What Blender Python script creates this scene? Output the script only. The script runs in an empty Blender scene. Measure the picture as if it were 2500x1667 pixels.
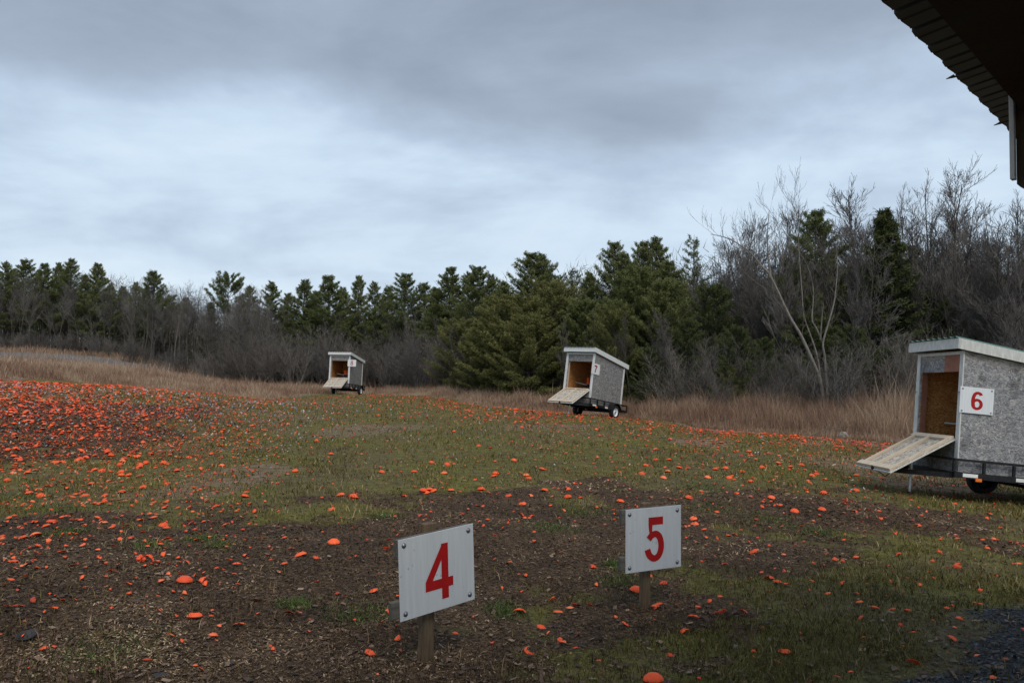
import bpy, math, random
import numpy as np
from mathutils import Matrix, Vector, noise as mnoise

random.seed(7)
rng = np.random.default_rng(11)
R = math.radians
C = bpy.context.scene.collection
sc = bpy.context.scene

# ------------------------------------------------------------------ camera
FPX, HY = 1900.0, 879.0            # focal length and horizon in pixels of the 2500 px wide photograph
cam_d = bpy.data.cameras.new('camera')
cam_d.sensor_width = 36.0
cam_d.lens = FPX / 2500 * 36
cam_d.clip_start = 0.05
cam_d.clip_end = 3000
cam = bpy.data.objects.new('camera', cam_d)
C.objects.link(cam)
TILT = math.atan((HY - 833.5) / FPX)
cam.location = (0, 0, 0)
cam.rotation_euler = (R(90) + TILT, 0, 0)
sc.camera = cam

# ------------------------------------------------------------------ overcast sky
SUN_EL, SUN_ROT = R(52), R(160)
w = bpy.data.worlds.new('World')
sc.world = w
w.use_nodes = True
nt = w.node_tree
nt.nodes.clear()
N = nt.nodes.new
L = nt.links.new


def math_node(t, op, a, b=None, clamp=False):
    n = t.nodes.new('ShaderNodeMath')
    n.operation = op
    n.use_clamp = clamp
    for i, s in enumerate((a, b)):
        if s is None:
            continue
        if isinstance(s, (int, float)):
            n.inputs[i].default_value = s
        else:
            t.links.new(s, n.inputs[i])
    return n.outputs[0]


out = N('ShaderNodeOutputWorld')
bg = N('ShaderNodeBackground')
bg.inputs[1].default_value = 0.1
L(bg.outputs[0], out.inputs[0])
sky = N('ShaderNodeTexSky')
sky.sky_type = 'NISHITA'
sky.sun_disc = False
sky.sun_elevation = SUN_EL
sky.sun_rotation = SUN_ROT
sky.air_density = 1.5
sky.dust_density = 3.0
tc = N('ShaderNodeTexCoord')
sep = N('ShaderNodeSeparateXYZ')
L(tc.outputs['Generated'], sep.inputs[0])
zz = math_node(nt, 'MAXIMUM', sep.outputs[2], 0.0)
den = math_node(nt, 'ADD', zz, 0.16)
comb = N('ShaderNodeCombineXYZ')
L(math_node(nt, 'DIVIDE', sep.outputs[0], den), comb.inputs[0])
L(math_node(nt, 'DIVIDE', sep.outputs[1], den), comb.inputs[1])


def wnoise(scale, detail, rough, sx, sy, off, rot=0.0, dist=0.0):
    mp = N('ShaderNodeMapping')
    mp.inputs['Scale'].default_value = (sx, sy, 1)
    mp.inputs['Location'].default_value = off
    mp.inputs['Rotation'].default_value = (0, 0, rot)
    L(comb.outputs[0], mp.inputs[0])
    n = N('ShaderNodeTexNoise')
    n.inputs['Scale'].default_value = scale
    n.inputs['Detail'].default_value = detail
    n.inputs['Roughness'].default_value = rough
    n.inputs['Distortion'].default_value = dist
    L(mp.outputs[0], n.inputs[0])
    return n.outputs[0]


n2 = wnoise(1.3, 9.0, 0.56, 0.7, 1.0, (8.3, 0.4, 0), -0.1, 0.25)     # ragged streaks low down


def dnoise(scale, detail, rough, sv, off, dist=0.0):
    """noise over the direction itself: rounded cloud masses"""
    mp = N('ShaderNodeMapping')
    mp.inputs['Scale'].default_value = sv
    mp.inputs['Location'].default_value = off
    L(tc.outputs['Generated'], mp.inputs[0])
    n = N('ShaderNodeTexNoise')
    n.inputs['Scale'].default_value = scale
    n.inputs['Detail'].default_value = detail
    n.inputs['Roughness'].default_value = rough
    n.inputs['Distortion'].default_value = dist
    L(mp.outputs[0], n.inputs[0])
    return n.outputs[0]


n1 = dnoise(2.6, 8.0, 0.55, (1, 1, 2.6), (0.9, 0.3, 0.1), 0.3)
n3 = dnoise(2.1, 7.0, 0.5, (1, 1, 1.6), (4.2, 1.3, 2.2), 0.2)
# the cloud base: a darker deck above, brightening towards the horizon, its edge warped by the noise
zw = math_node(nt, 'ADD', zz, math_node(nt, 'MULTIPLY', math_node(nt, 'SUBTRACT', n3, 0.5), 0.38))
g = N('ShaderNodeValToRGB')
L(zw, g.inputs[0])
e = g.color_ramp.elements
e[0].position, e[0].color = 0.0, (0.84, 0.84, 0.84, 1)
e[1].position, e[1].color = 1.0, (0.62, 0.62, 0.62, 1)
for p, v in ((0.10, 0.80), (0.17, 0.74), (0.245, 0.66), (0.285, 0.58), (0.335, 0.36), (0.39, 0.30), (0.46, 0.34), (0.6, 0.5)):
    x = e.new(p)
    x.color = (v, v, v, 1)
v = math_node(nt, 'ADD', g.outputs[0], math_node(nt, 'MULTIPLY', math_node(nt, 'SUBTRACT', n1, 0.5), 1.05))
v = math_node(nt, 'ADD', v, math_node(nt, 'MULTIPLY', math_node(nt, 'SUBTRACT', n2, 0.5), 0.65), True)
cr = N('ShaderNodeValToRGB')
L(v, cr.inputs[0])
e = cr.color_ramp.elements
e[0].position, e[0].color = 0.08, (2.2, 2.65, 3.35, 1)
e[1].position, e[1].color = 1.0, (5.7, 6.6, 7.45, 1)
for p, c in ((0.35, (2.85, 3.4, 4.25, 1)), (0.62, (3.75, 4.6, 5.75, 1)), (0.8, (4.8, 5.85, 7.0, 1))):
    x = e.new(p)
    x.color = c
mx = N('ShaderNodeMixRGB')
mx.inputs[0].default_value = 0.93
L(sky.outputs[0], mx.inputs[1])
L(cr.outputs[0], mx.inputs[2])
L(mx.outputs[0], bg.inputs[0])

sun_d = bpy.data.lights.new('sun', 'SUN')
sun_d.energy = 1.5
sun_d.angle = R(35)
sun_d.color = (1.0, 0.93, 0.83)
sun = bpy.data.objects.new('sun', sun_d)
C.objects.link(sun)
sdir = Vector((math.sin(SUN_ROT) * math.cos(SUN_EL), math.cos(SUN_ROT) * math.cos(SUN_EL), math.sin(SUN_EL)))
sun.rotation_euler = sdir.to_track_quat('Z', 'Y').to_euler()
sun.location = (-10, -20, 30)

sc.view_settings.view_transform = 'Standard'
sc.view_settings.look = 'None'
sc.view_settings.exposure = 0.42
sc.view_settings.gamma = 1.0
sc.view_settings.use_curve_mapping = False
sc.cycles.max_bounces = 6
sc.cycles.diffuse_bounces = 3
sc.cycles.use_adaptive_sampling = True


# ------------------------------------------------------------------ materials
def mat(name, rough=0.8, spec=0.3, metal=0.0):
    m = bpy.data.materials.new(name)
    m.use_nodes = True
    b = m.node_tree.nodes['Principled BSDF']
    b.inputs['Roughness'].default_value = rough
    b.inputs['Specular IOR Level'].default_value = spec
    b.inputs['Metallic'].default_value = metal
    return m, m.node_tree, b


def ramp(t, fac, stops, interp='LINEAR'):
    r = t.nodes.new('ShaderNodeValToRGB')
    r.color_ramp.interpolation = interp
    e = r.color_ramp.elements
    for i, (p, c) in enumerate(stops):
        x = e[i] if i < 2 else e.new(p)
        x.position = p
        x.color = (*c, 1)
    if fac is not None:
        t.links.new(fac, r.inputs[0])
    return r.outputs[0]


def tex(t, kind, scale, vec=None, detail=3.0, rough=0.55, dist=0.0):
    n = t.nodes.new('ShaderNodeTexNoise' if kind == 'n' else 'ShaderNodeTexVoronoi')
    n.inputs['Scale'].default_value = scale
    if kind == 'n':
        n.inputs['Detail'].default_value = detail
        n.inputs['Roughness'].default_value = rough
        n.inputs['Distortion'].default_value = dist
    if vec is not None:
        t.links.new(vec, n.inputs['Vector'])
    return n


def mapped(t, scale=(1, 1, 1), rot=(0, 0, 0), src='Object', warp=0.0):
    c = t.nodes.new('ShaderNodeTexCoord')
    m = t.nodes.new('ShaderNodeMapping')
    m.inputs['Scale'].default_value = scale
    m.inputs['Rotation'].default_value = rot
    t.links.new(c.outputs[src], m.inputs[0])
    return m.outputs[0]


def mixc(t, fac, a, b, mode='MIX'):
    n = t.nodes.new('ShaderNodeMixRGB')
    n.blend_type = mode
    for i, s in enumerate((fac, a, b)):
        if isinstance(s, (int, float)):
            n.inputs[i].default_value = s
        elif isinstance(s, tuple):
            n.inputs[i].default_value = (*s, 1)
        else:
            t.links.new(s, n.inputs[i])
    return n.outputs[0]


def bump(t, b, h, strength, dist=0.02):
    n = t.nodes.new('ShaderNodeBump')
    n.inputs['Strength'].default_value = strength
    n.inputs['Distance'].default_value = dist
    t.links.new(h, n.inputs['Height'])
    t.links.new(n.outputs[0], b.inputs['Normal'])


def attr(t, name):
    n = t.nodes.new('ShaderNodeAttribute')
    n.attribute_name = name
    return n.outputs['Fac']


def m_noise(name, stops, scale=8, rough=0.8, spec=0.3, metal=0.0, sc3=(1, 1, 1), bmp=0.2, detail=5, bd=0.004):
    m, t, b = mat(name, rough, spec, metal)
    n = tex(t, 'n', scale, mapped(t, sc3), detail, 0.6)
    t.links.new(ramp(t, n.outputs[0], stops), b.inputs['Base Color'])
    if bmp:
        bump(t, b, n.outputs[0], bmp, bd)
    return m


def m_attr(name, stops, rough=0.8, spec=0.2, interp='LINEAR', obj_var=0.0, trans=0.0):
    """colour from the per-piece random attribute v, plus a per-object shift"""
    m, t, b = mat(name, rough, spec)
    f = attr(t, 'v')
    if obj_var:
        oi = t.nodes.new('ShaderNodeObjectInfo')
        f = math_node(t, 'ADD', f, math_node(t, 'MULTIPLY', math_node(t, 'SUBTRACT', oi.outputs['Random'], 0.5), obj_var), True)
    t.links.new(ramp(t, f, stops, interp), b.inputs['Base Color'])
    return m


def m_osb(name, tones, patch=None, fresh=None, zfresh=None):
    """strand board: long thin flakes lying every which way, each its own tone"""
    m, t, b = mat(name, 0.85, 0.15)
    vals = []
    for k, a in enumerate((0.25, 1.35, -0.85)):
        c = t.nodes.new('ShaderNodeTexCoord')
        wn = tex(t, 'n', 3.0 + k, c.outputs['Object'], 2)
        vv = t.nodes.new('ShaderNodeVectorMath')
        vv.operation = 'ADD'
        t.links.new(c.outputs['Object'], vv.inputs[0])
        s = t.nodes.new('ShaderNodeVectorMath')
        s.operation = 'SCALE'
        s.inputs['Scale'].default_value = 0.35
        t.links.new(wn.outputs['Color'], s.inputs[0])
        t.links.new(s.outputs[0], vv.inputs[1])
        mp = t.nodes.new('ShaderNodeMapping')
        mp.inputs['Rotation'].default_value = (a, a * 0.9, a)
        mp.inputs['Scale'].default_value = (16, 16, 80)
        t.links.new(vv.outputs[0], mp.inputs[0])
        vo = tex(t, 'v', 1.0, mp.outputs[0])
        sp = t.nodes.new('ShaderNodeSeparateColor')
        t.links.new(vo.outputs['Color'], sp.inputs[0])
        vals.append(sp.outputs[0])
    sel = tex(t, 'n', 26, mapped(t), 2)
    f = mixc(t, ramp(t, sel.outputs[0], [(0.46, (0, 0, 0)), (0.5, (1, 1, 1))]), vals[0], vals[1])
    sel2 = tex(t, 'n', 19, mapped(t, (1.3, 1, 1)), 2)
    f = mixc(t, ramp(t, sel2.outputs[0], [(0.53, (0, 0, 0)), (0.57, (1, 1, 1))]), f, vals[2])
    col = ramp(t, f, tones)
    if fresh:
        fc = ramp(t, f, fresh)
        c = t.nodes.new('ShaderNodeTexCoord')
        se = t.nodes.new('ShaderNodeSeparateXYZ')
        t.links.new(c.outputs['Object'], se.inputs[0])
        # unweathered strip under the eave: follows the roof line z = a + b*y
        d = math_node(t, 'SUBTRACT', math_node(t, 'ADD', se.outputs[2], math_node(t, 'MULTIPLY', se.outputs[1], 0.118)), zfresh)
        wn = tex(t, 'n', 5, mapped(t), 4)
        d = math_node(t, 'ADD', math_node(t, 'MULTIPLY', d, 4.2), math_node(t, 'SUBTRACT', wn.outputs[0], 0.35), True)
        col = mixc(t, math_node(t, 'MULTIPLY', d, 0.75), col, fc)
    if patch:
        pn = tex(t, 'n', 3.2, mapped(t), 5, 0.62)
        col = mixc(t, ramp(t, pn.outputs[0], patch), col, (0.035, 0.036, 0.04))
    t.links.new(col, b.inputs['Base Color'])
    bump(t, b, f, 0.5, 0.002)
    return m


M = {}
M['osb_grey'] = m_osb('weathered_strand_board', [(0, (0.09, 0.092, 0.098)), (0.3, (0.15, 0.15, 0.155)), (0.7, (0.26, 0.255, 0.248)), (1, (0.42, 0.39, 0.35))],
                      None, [(0, (0.20, 0.15, 0.10)), (1, (0.52, 0.43, 0.31))], 1.50)
M['osb_mould'] = m_osb('mouldy_strand_board', [(0, (0.12, 0.123, 0.13)), (0.35, (0.20, 0.20, 0.21)), (0.7, (0.31, 0.31, 0.31)), (1, (0.46, 0.44, 0.41))],
                       [(0.54, (0, 0, 0)), (0.72, (0.75, 0.75, 0.75))], [(0, (0.24, 0.19, 0.13)), (1, (0.6, 0.51, 0.38))], 1.42)
M['osb_fresh'] = m_osb('fresh_strand_board', [(0, (0.30, 0.115, 0.03)), (0.5, (0.50, 0.23, 0.07)), (1, (0.72, 0.40, 0.16))])
M['osb_flap'] = m_osb('flap_strand_board', [(0, (0.22, 0.185, 0.145)), (0.5, (0.42, 0.375, 0.31)), (1, (0.60, 0.55, 0.47))])
M['white_trim'] = m_noise('painted_trim', [(0.3, (0.52, 0.54, 0.53)), (0.6, (0.68, 0.69, 0.67))], 9, 0.6, 0.3, sc3=(3, 3, .7))
M['old_white'] = m_noise('weathered_painted_trim', [(0.3, (0.46, 0.46, 0.43)), (0.65, (0.66, 0.66, 0.62))], 9, 0.7, 0.3, sc3=(3, 3, .7))
M['lumber'] = m_noise('pale_pine_lumber', [(0.3, (0.44, 0.35, 0.25)), (0.7, (0.64, 0.55, 0.43))], 10, 0.7, 0.25, sc3=(6, 1, 6))
M['red_board'] = m_noise('red_stained_board', [(0.3, (0.24, 0.10, 0.065)), (0.7, (0.33, 0.15, 0.10))], 10, 0.7, 0.25)
M['tin'] = m_noise('grey_roof_metal', [(0.3, (0.30, 0.33, 0.33)), (0.7, (0.45, 0.48, 0.47))], 5, 0.45, 0.5, 0.5, bmp=0)
M['green_tin'] = m_noise('green_roof_metal', [(0.3, (0.06, 0.13, 0.10)), (0.7, (0.10, 0.19, 0.15))], 5, 0.4, 0.5, 0.2, bmp=0)
M['black_steel'] = m_noise('black_painted_steel', [(0.3, (0.006, 0.006, 0.007)), (0.7, (0.02, 0.02, 0.022))], 20, 0.5, 0.3, bmp=0.05)
M['zinc'] = m_noise('galvanised_steel', [(0.3, (0.36, 0.40, 0.42)), (0.7, (0.55, 0.58, 0.60))], 20, 0.4, 0.5, 0.6, bmp=0)
M['rubber'] = m_noise('tyre_rubber', [(0.3, (0.012, 0.012, 0.012)), (0.7, (0.03, 0.029, 0.028))], 30, 0.85, 0.2)
M['white_rim'] = m_noise('white_wheel_enamel', [(0.3, (0.62, 0.66, 0.74)), (0.7, (0.78, 0.8, 0.84))], 6, 0.4, 0.4, bmp=0)
M['reflector'] = m_noise('white_reflector', [(0.3, (0.7, 0.7, 0.7)), (0.7, (0.82, 0.82, 0.8))], 30, 0.35, 0.5, bmp=0)
M['amber'] = m_noise('amber_plastic', [(0.3, (0.75, 0.16, 0.02)), (0.7, (0.85, 0.2, 0.03))], 30, 0.3, 0.5, bmp=0)
M['red_paint'] = m_noise('red_vinyl', [(0.25, (0.32, 0.004, 0.004)), (0.75, (0.42, 0.008, 0.008))], 12, 0.5, 0.3, bmp=0)
M['orange_plastic'] = m_noise('orange_plastic', [(0.3, (0.85, 0.11, 0.02)), (0.7, (0.95, 0.14, 0.03))], 12, 0.45, 0.3, bmp=0)
M['machine_grey'] = m_noise('machine_grey_metal', [(0.3, (0.20, 0.21, 0.2)), (0.7, (0.34, 0.34, 0.32))], 12, 0.5, 0.4, 0.4, bmp=0)
M['bolt'] = m_noise('bolt_steel', [(0.3, (0.13, 0.14, 0.15)), (0.7, (0.30, 0.31, 0.33))], 60, 0.35, 0.5, 0.8, bmp=0)


def m_plate(name, wear, k=1.0):
    m, t, b = mat(name, 0.42, 0.4)
    n = tex(t, 'n', 4, mapped(t, (6, 1, .5)), 5)
    col = ramp(t, n.outputs[0], [(0.3, (0.50 * k, 0.52 * k, 0.53 * k)), (0.7, (0.60 * k, 0.62 * k, 0.63 * k))])
    sp = tex(t, 'v', 26, mapped(t, (1, 1, 0.7)))
    sn = tex(t, 'n', 11, mapped(t), 3)
    f = math_node(t, 'MULTIPLY', ramp(t, sp.outputs['Distance'], [(0.0, (1, 1, 1)), (0.17, (0, 0, 0))]),
                  ramp(t, sn.outputs[0], [(0.60 - wear, (0, 0, 0)), (0.66 - wear, (1, 1, 1))]))
    col = mixc(t, f, col, (0.22, 0.23, 0.24))
    ds = tex(t, 'n', 2.5, mapped(t, (9, 1, 0.8)), 6, 0.7)
    col = mixc(t, ramp(t, ds.outputs[0], [(0.52, (0, 0, 0)), (0.8, (0.5, 0.5, 0.5))]), col, (0.40, 0.41, 0.40))
    t.links.new(col, b.inputs['Base Color'])
    bump(t, b, sp.outputs['Distance'], 0.06, 0.003)
    return m


M['plate'] = m_plate('white_metal_plate', 0.13)
M['plate_clean'] = m_plate('clean_white_plate', -0.2, 1.28)


def m_wood(name, a, b_, sc3=(22, 22, 1.6)):
    m, t, b = mat(name, 0.85, 0.2)
    n = tex(t, 'n', 2.2, mapped(t, sc3), 6, 0.65, 0.6)
    n2 = tex(t, 'n', 2.0, mapped(t), 3)
    col = ramp(t, n.outputs[0], [(0.3, a), (0.7, b_)])
    col = mixc(t, ramp(t, n2.outputs[0], [(0.35, (0, 0, 0)), (0.7, (0.6, 0.6, 0.6))]), col, (0.075, 0.08, 0.06))
    t.links.new(col, b.inputs['Base Color'])
    bump(t, b, n.outputs[0], 0.5, 0.003)
    return m


M['post'] = m_wood('weathered_post_wood', (0.055, 0.036, 0.02), (0.20, 0.135, 0.08))
M['grey_wood'] = m_wood('grey_batten_wood', (0.06, 0.052, 0.045), (0.19, 0.165, 0.14), (2, 22, 22))
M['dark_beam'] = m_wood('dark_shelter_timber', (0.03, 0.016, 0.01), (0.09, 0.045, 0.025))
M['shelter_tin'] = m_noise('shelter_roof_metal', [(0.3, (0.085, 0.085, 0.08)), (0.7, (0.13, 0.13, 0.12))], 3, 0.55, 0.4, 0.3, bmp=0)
M['shelter_trim'] = m_noise('shelter_white_trim', [(0.3, (0.55, 0.53, 0.52)), (0.7, (0.70, 0.68, 0.66))], 3, 0.6, 0.3, bmp=0)
# plants
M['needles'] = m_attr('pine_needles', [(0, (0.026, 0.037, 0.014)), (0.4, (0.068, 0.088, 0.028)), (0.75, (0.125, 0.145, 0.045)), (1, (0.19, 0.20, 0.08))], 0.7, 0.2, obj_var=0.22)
M['needles_dark'] = m_attr('shaded_pine_needles', [(0, (0.016, 0.024, 0.010)), (0.4, (0.040, 0.054, 0.018)), (0.75, (0.075, 0.092, 0.030)), (1, (0.12, 0.13, 0.05))], 0.7, 0.2, obj_var=0.2)  # darker copy of the needles, shade within the woods put into the colour
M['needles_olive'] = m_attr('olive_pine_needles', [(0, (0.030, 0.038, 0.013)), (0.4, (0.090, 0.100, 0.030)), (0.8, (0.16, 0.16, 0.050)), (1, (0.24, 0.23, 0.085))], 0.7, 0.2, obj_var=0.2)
M['bark'] = m_noise('grey_bark', [(0.3, (0.05, 0.043, 0.036)), (0.7, (0.12, 0.105, 0.09))], 14, 0.9, 0.1, sc3=(2, 2, .5), bmp=0.4)
M['bark_pale'] = m_noise('pale_bark', [(0.3, (0.12, 0.11, 0.095)), (0.62, (0.26, 0.235, 0.21)), (0.75, (0.08, 0.07, 0.06))], 9, 0.9, 0.1, sc3=(2, 2, .8), bmp=0.4)


def m_twig(name, stops):
    m, t, b = mat(name, 0.9, 0.1)
    oi = t.nodes.new('ShaderNodeObjectInfo')
    f = math_node(t, 'ADD', math_node(t, 'MULTIPLY', attr(t, 'v'), 0.6), math_node(t, 'MULTIPLY', oi.outputs['Random'], 0.4))
    t.links.new(ramp(t, f, stops), b.inputs['Base Color'])
    return m


M['twig'] = m_twig('bare_twigs', [(0, (0.060, 0.054, 0.050)), (0.5, (0.118, 0.108, 0.100)), (1, (0.22, 0.205, 0.19))])
M['twig_pale'] = m_twig('pale_bare_twigs', [(0, (0.08, 0.070, 0.06)), (0.5, (0.14, 0.125, 0.11)), (1, (0.23, 0.205, 0.18))])
M['far_woods'] = m_attr('far_woods', [(0, (0.020, 0.026, 0.012)), (0.35, (0.055, 0.068, 0.026)), (0.5, (0.068, 0.061, 0.054)), (0.8, (0.125, 0.112, 0.102)), (1, (0.20, 0.17, 0.15))], 0.9, 0.1)
M['dry_grass'] = m_attr('dry_tall_grass', [(0, (0.14, 0.075, 0.05)), (0.3, (0.25, 0.155, 0.105)), (0.7, (0.38, 0.27, 0.185)), (1, (0.55, 0.43, 0.31))], 0.85, 0.15)
M['short_grass'] = m_attr('short_grass', [(0, (0.035, 0.027, 0.009)), (0.3, (0.088, 0.074, 0.018)), (0.6, (0.142, 0.126, 0.028)), (0.82, (0.23, 0.175, 0.07)), (1, (0.40, 0.31, 0.16))], 0.8, 0.2)
M['lush_grass'] = m_attr('lush_grass', [(0, (0.03, 0.045, 0.012)), (0.6, (0.075, 0.115, 0.028)), (1, (0.14, 0.19, 0.05))], 0.7, 0.2)
M['chips'] = m_attr('bark_chips', [(0, (0.018, 0.011, 0.007)), (0.35, (0.062, 0.038, 0.021)), (0.65, (0.145, 0.092, 0.052)), (0.88, (0.25, 0.168, 0.10)), (1, (0.46, 0.34, 0.21))], 0.85, 0.25)
M['litter'] = m_attr('plastic_wads', [(0, (0.03, 0.035, 0.045)), (0.3, (0.07, 0.085, 0.11)), (0.5, (0.19, 0.20, 0.23)), (0.8, (0.42, 0.44, 0.47)), (0.9, (0.5, 0.33, 0.05)), (1, (0.45, 0.4, 0.08))], 0.5, 0.4)
M['leaf'] = m_attr('fallen_leaves', [(0, (0.03, 0.018, 0.012)), (0.5, (0.085, 0.05, 0.032)), (0.9, (0.19, 0.12, 0.08)), (1, (0.28, 0.2, 0.13))], 0.7, 0.3)


def m_clay(name, attr_based):
    m, t, b = mat(name, 0.6, 0.25)
    n = tex(t, 'n', 40, mapped(t), 3)
    if attr_based:
        f = attr(t, 'v')
    else:
        oi = t.nodes.new('ShaderNodeObjectInfo')
        f = math_node(t, 'ADD', math_node(t, 'MULTIPLY', oi.outputs['Random'], 0.78), 0.22)
    base = ramp(t, f, [(0, (0.10, 0.030, 0.020)), (0.06, (0.34, 0.048, 0.020)), (0.15, (0.70, 0.080, 0.024)), (0.5, (0.86, 0.100, 0.026)), (0.85, (0.96, 0.130, 0.034)), (1, (0.95, 0.22, 0.09))])
    col = mixc(t, ramp(t, n.outputs[0], [(0.5, (0, 0, 0)), (0.8, (0.5, 0.5, 0.5))]), base, (0.42, 0.07, 0.03))
    t.links.new(col, b.inputs['Base Color'])
    return m


M['clay'] = m_clay('orange_clay_paint', False)
M['clay_stuff'] = m_clay('orange_clay_paint_many', True)
M['pitch'] = m_noise('black_pitch', [(0.3, (0.012, 0.012, 0.013)), (0.7, (0.035, 0.034, 0.036))], 30, 0.6, 0.4)
M['stone'] = m_noise('pale_stone', [(0.3, (0.16, 0.14, 0.12)), (0.7, (0.34, 0.31, 0.27))], 14, 0.9, 0.2, bmp=0.5)
M['cone'] = m_noise('pine_cone_brown', [(0.3, (0.05, 0.035, 0.025)), (0.7, (0.14, 0.10, 0.07))], 30, 0.9, 0.2, bmp=0.3)
M['pink'] = m_noise('pink_plastic', [(0.3, (0.8, 0.03, 0.12)), (0.7, (0.9, 0.06, 0.18))], 30, 0.5, 0.3, bmp=0)


# ------------------------------------------------------------------ builders
def link(o, parent=None):
    C.objects.link(o)
    if parent is not None:
        o.parent = parent
    return o


class MB:
    """collects simple solids and links them as one mesh object"""
    def __init__(s):
        s.v, s.f, s.mi, s.a = [], [], [], []

    def add(s, vs, fs, mi=0, a=0.5):
        o = len(s.v)
        s.v += [tuple(p) for p in vs]
        s.f += [tuple(i + o for i in f) for f in fs]
        s.mi += [mi] * len(fs)
        s.a += [a] * len(vs)
        return s

    def box(s, a, b, mi=0):
        x0, y0, z0 = a
        x1, y1, z1 = b
        return s.add([(x0, y0, z0), (x1, y0, z0), (x1, y1, z0), (x0, y1, z0), (x0, y0, z1), (x1, y0, z1), (x1, y1, z1), (x0, y1, z1)],
                     [(0, 3, 2, 1), (4, 5, 6, 7), (0, 1, 5, 4), (1, 2, 6, 5), (2, 3, 7, 6), (3, 0, 4, 7)], mi)

    def beam(s, p, q, wd, ht, up=(0, 0, 1), mi=0):
        """square bar from p to q, wd across, ht along up"""
        p, q, up = Vector(p), Vector(q), Vector(up)
        d = (q - p).normalized()
        sd = d.cross(up).normalized() * (wd / 2)
        u = sd.cross(d).normalized() * (ht / 2)
        vs = [p - sd - u, p + sd - u, p + sd + u, p - sd + u, q - sd - u, q + sd - u, q + sd + u, q - sd + u]
        return s.add(vs, [(0, 1, 2, 3), (7, 6, 5, 4), (0, 4, 5, 1), (1, 5, 6, 2), (2, 6, 7, 3), (3, 7, 4, 0)], mi)

    def tube(s, p, q, r0, r1=None, n=8, mi=0, caps=True, a=0.5):
        r1 = r0 if r1 is None else r1
        p, q = Vector(p), Vector(q)
        d = (q - p)
        if d.length < 1e-6:
            return s
        d.normalize()
        x = d.orthogonal().normalized()
        y = d.cross(x)
        vs = []
        for c, r in ((p, r0), (q, r1)):
            for i in range(n):
                t = 2 * math.pi * i / n
                vs.append(c + (x * math.cos(t) + y * math.sin(t)) * r)
        fs = [(i, (i + 1) % n, n + (i + 1) % n, n + i) for i in range(n)]
        if caps:
            fs += [tuple(range(n))[::-1], tuple(range(n, 2 * n))]
        return s.add(vs, fs, mi, a)

    def lathe(s, prof, n=24, axis='z', c=(0, 0, 0), mi=0, close=False):
        vs, fs = [], []
        k = len(prof)
        for i in range(n):
            t = 2 * math.pi * i / n
            for r, h in prof:
                a, b = r * math.cos(t), r * math.sin(t)
                p = (a, b, h) if axis == 'z' else (h, a, b)
                vs.append((p[0] + c[0], p[1] + c[1], p[2] + c[2]))
        for i in range(n):
            j = (i + 1) % n
            for m_ in range(k if close else k - 1):
                m2 = (m_ + 1) % k
                fs.append((i * k + m_, j * k + m_, j * k + m2, i * k + m2))
        return s.add(vs, fs, mi)

    def build(s, name, mats, parent=None, smooth=False, bevel=0.0):
        me = bpy.data.meshes.new(name)
        me.from_pydata(s.v, [], s.f)
        mats = mats if isinstance(mats, (list, tuple)) else [mats]
        for m in mats:
            me.materials.append(m)
        if len(mats) > 1:
            me.polygons.foreach_set('material_index', s.mi)
        if smooth:
            me.polygons.foreach_set('use_smooth', [True] * len(s.f))
        at = me.attributes.new('v', 'FLOAT', 'POINT')
        at.data.foreach_set('value', s.a)
        me.update()
        o = link(bpy.data.objects.new(name, me), parent)
        if bevel:
            b = o.modifiers.new('bevel', 'BEVEL')
            b.width = bevel
            b.segments = 1
            b.limit_method = 'ANGLE'
        return o


def tag(o, label=None, cat=None, group=None, kind=None):
    if label:
        o['label'] = label
    if cat:
        o['category'] = cat
    if group:
        o['group'] = group
    if kind:
        o['kind'] = kind
    return o


def thing(name, label, cat, loc=(0, 0, 0), group=None, mtx=None):
    o = link(bpy.data.objects.new(name, None))
    o.empty_display_size = 0.2
    o.location = loc
    if mtx is not None:
        o.matrix_world = mtx
    return tag(o, label, cat, group)


def np_mesh(name, verts, tris=None, quads=None, val=None, m=None, parent=None):
    """fast mesh from arrays: verts (n,3), tris (k,3) or quads (k,4), val (n,)"""
    me = bpy.data.meshes.new(name)
    fa = tris if tris is not None else quads
    k = fa.shape[1]
    me.vertices.add(len(verts))
    me.vertices.foreach_set('co', verts.astype(np.float32).ravel())
    me.loops.add(fa.size)
    me.loops.foreach_set('vertex_index', fa.astype(np.int32).ravel())
    me.polygons.add(len(fa))
    me.polygons.foreach_set('loop_start', np.arange(len(fa), dtype=np.int32) * k)
    me.update(calc_edges=True)
    if val is not None:
        at = me.attributes.new('v', 'FLOAT', 'POINT')
        at.data.foreach_set('value', val.astype(np.float32))
    if m is not None:
        me.materials.append(m)
    return me


# ------------------------------------------------------------------ terrain
def ray(px, py):
    """view direction through a pixel of the photograph, used to work out where things stand"""
    dx = (np.asarray(px, float) - 1250) / FPX
    dz = -(np.asarray(py, float) - 833.5) / FPX
    c, s_ = math.cos(TILT), math.sin(TILT)
    return dx, c - dz * s_, s_ + dz * c


def HM(q):
    x, y, z, yaw, p, r = q
    return Matrix.Translation((x, y, z)) @ Matrix.Rotation(R(yaw), 4, 'Z') @ Matrix.Rotation(R(p), 4, 'X') @ Matrix.Rotation(R(r), 4, 'Y')


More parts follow.
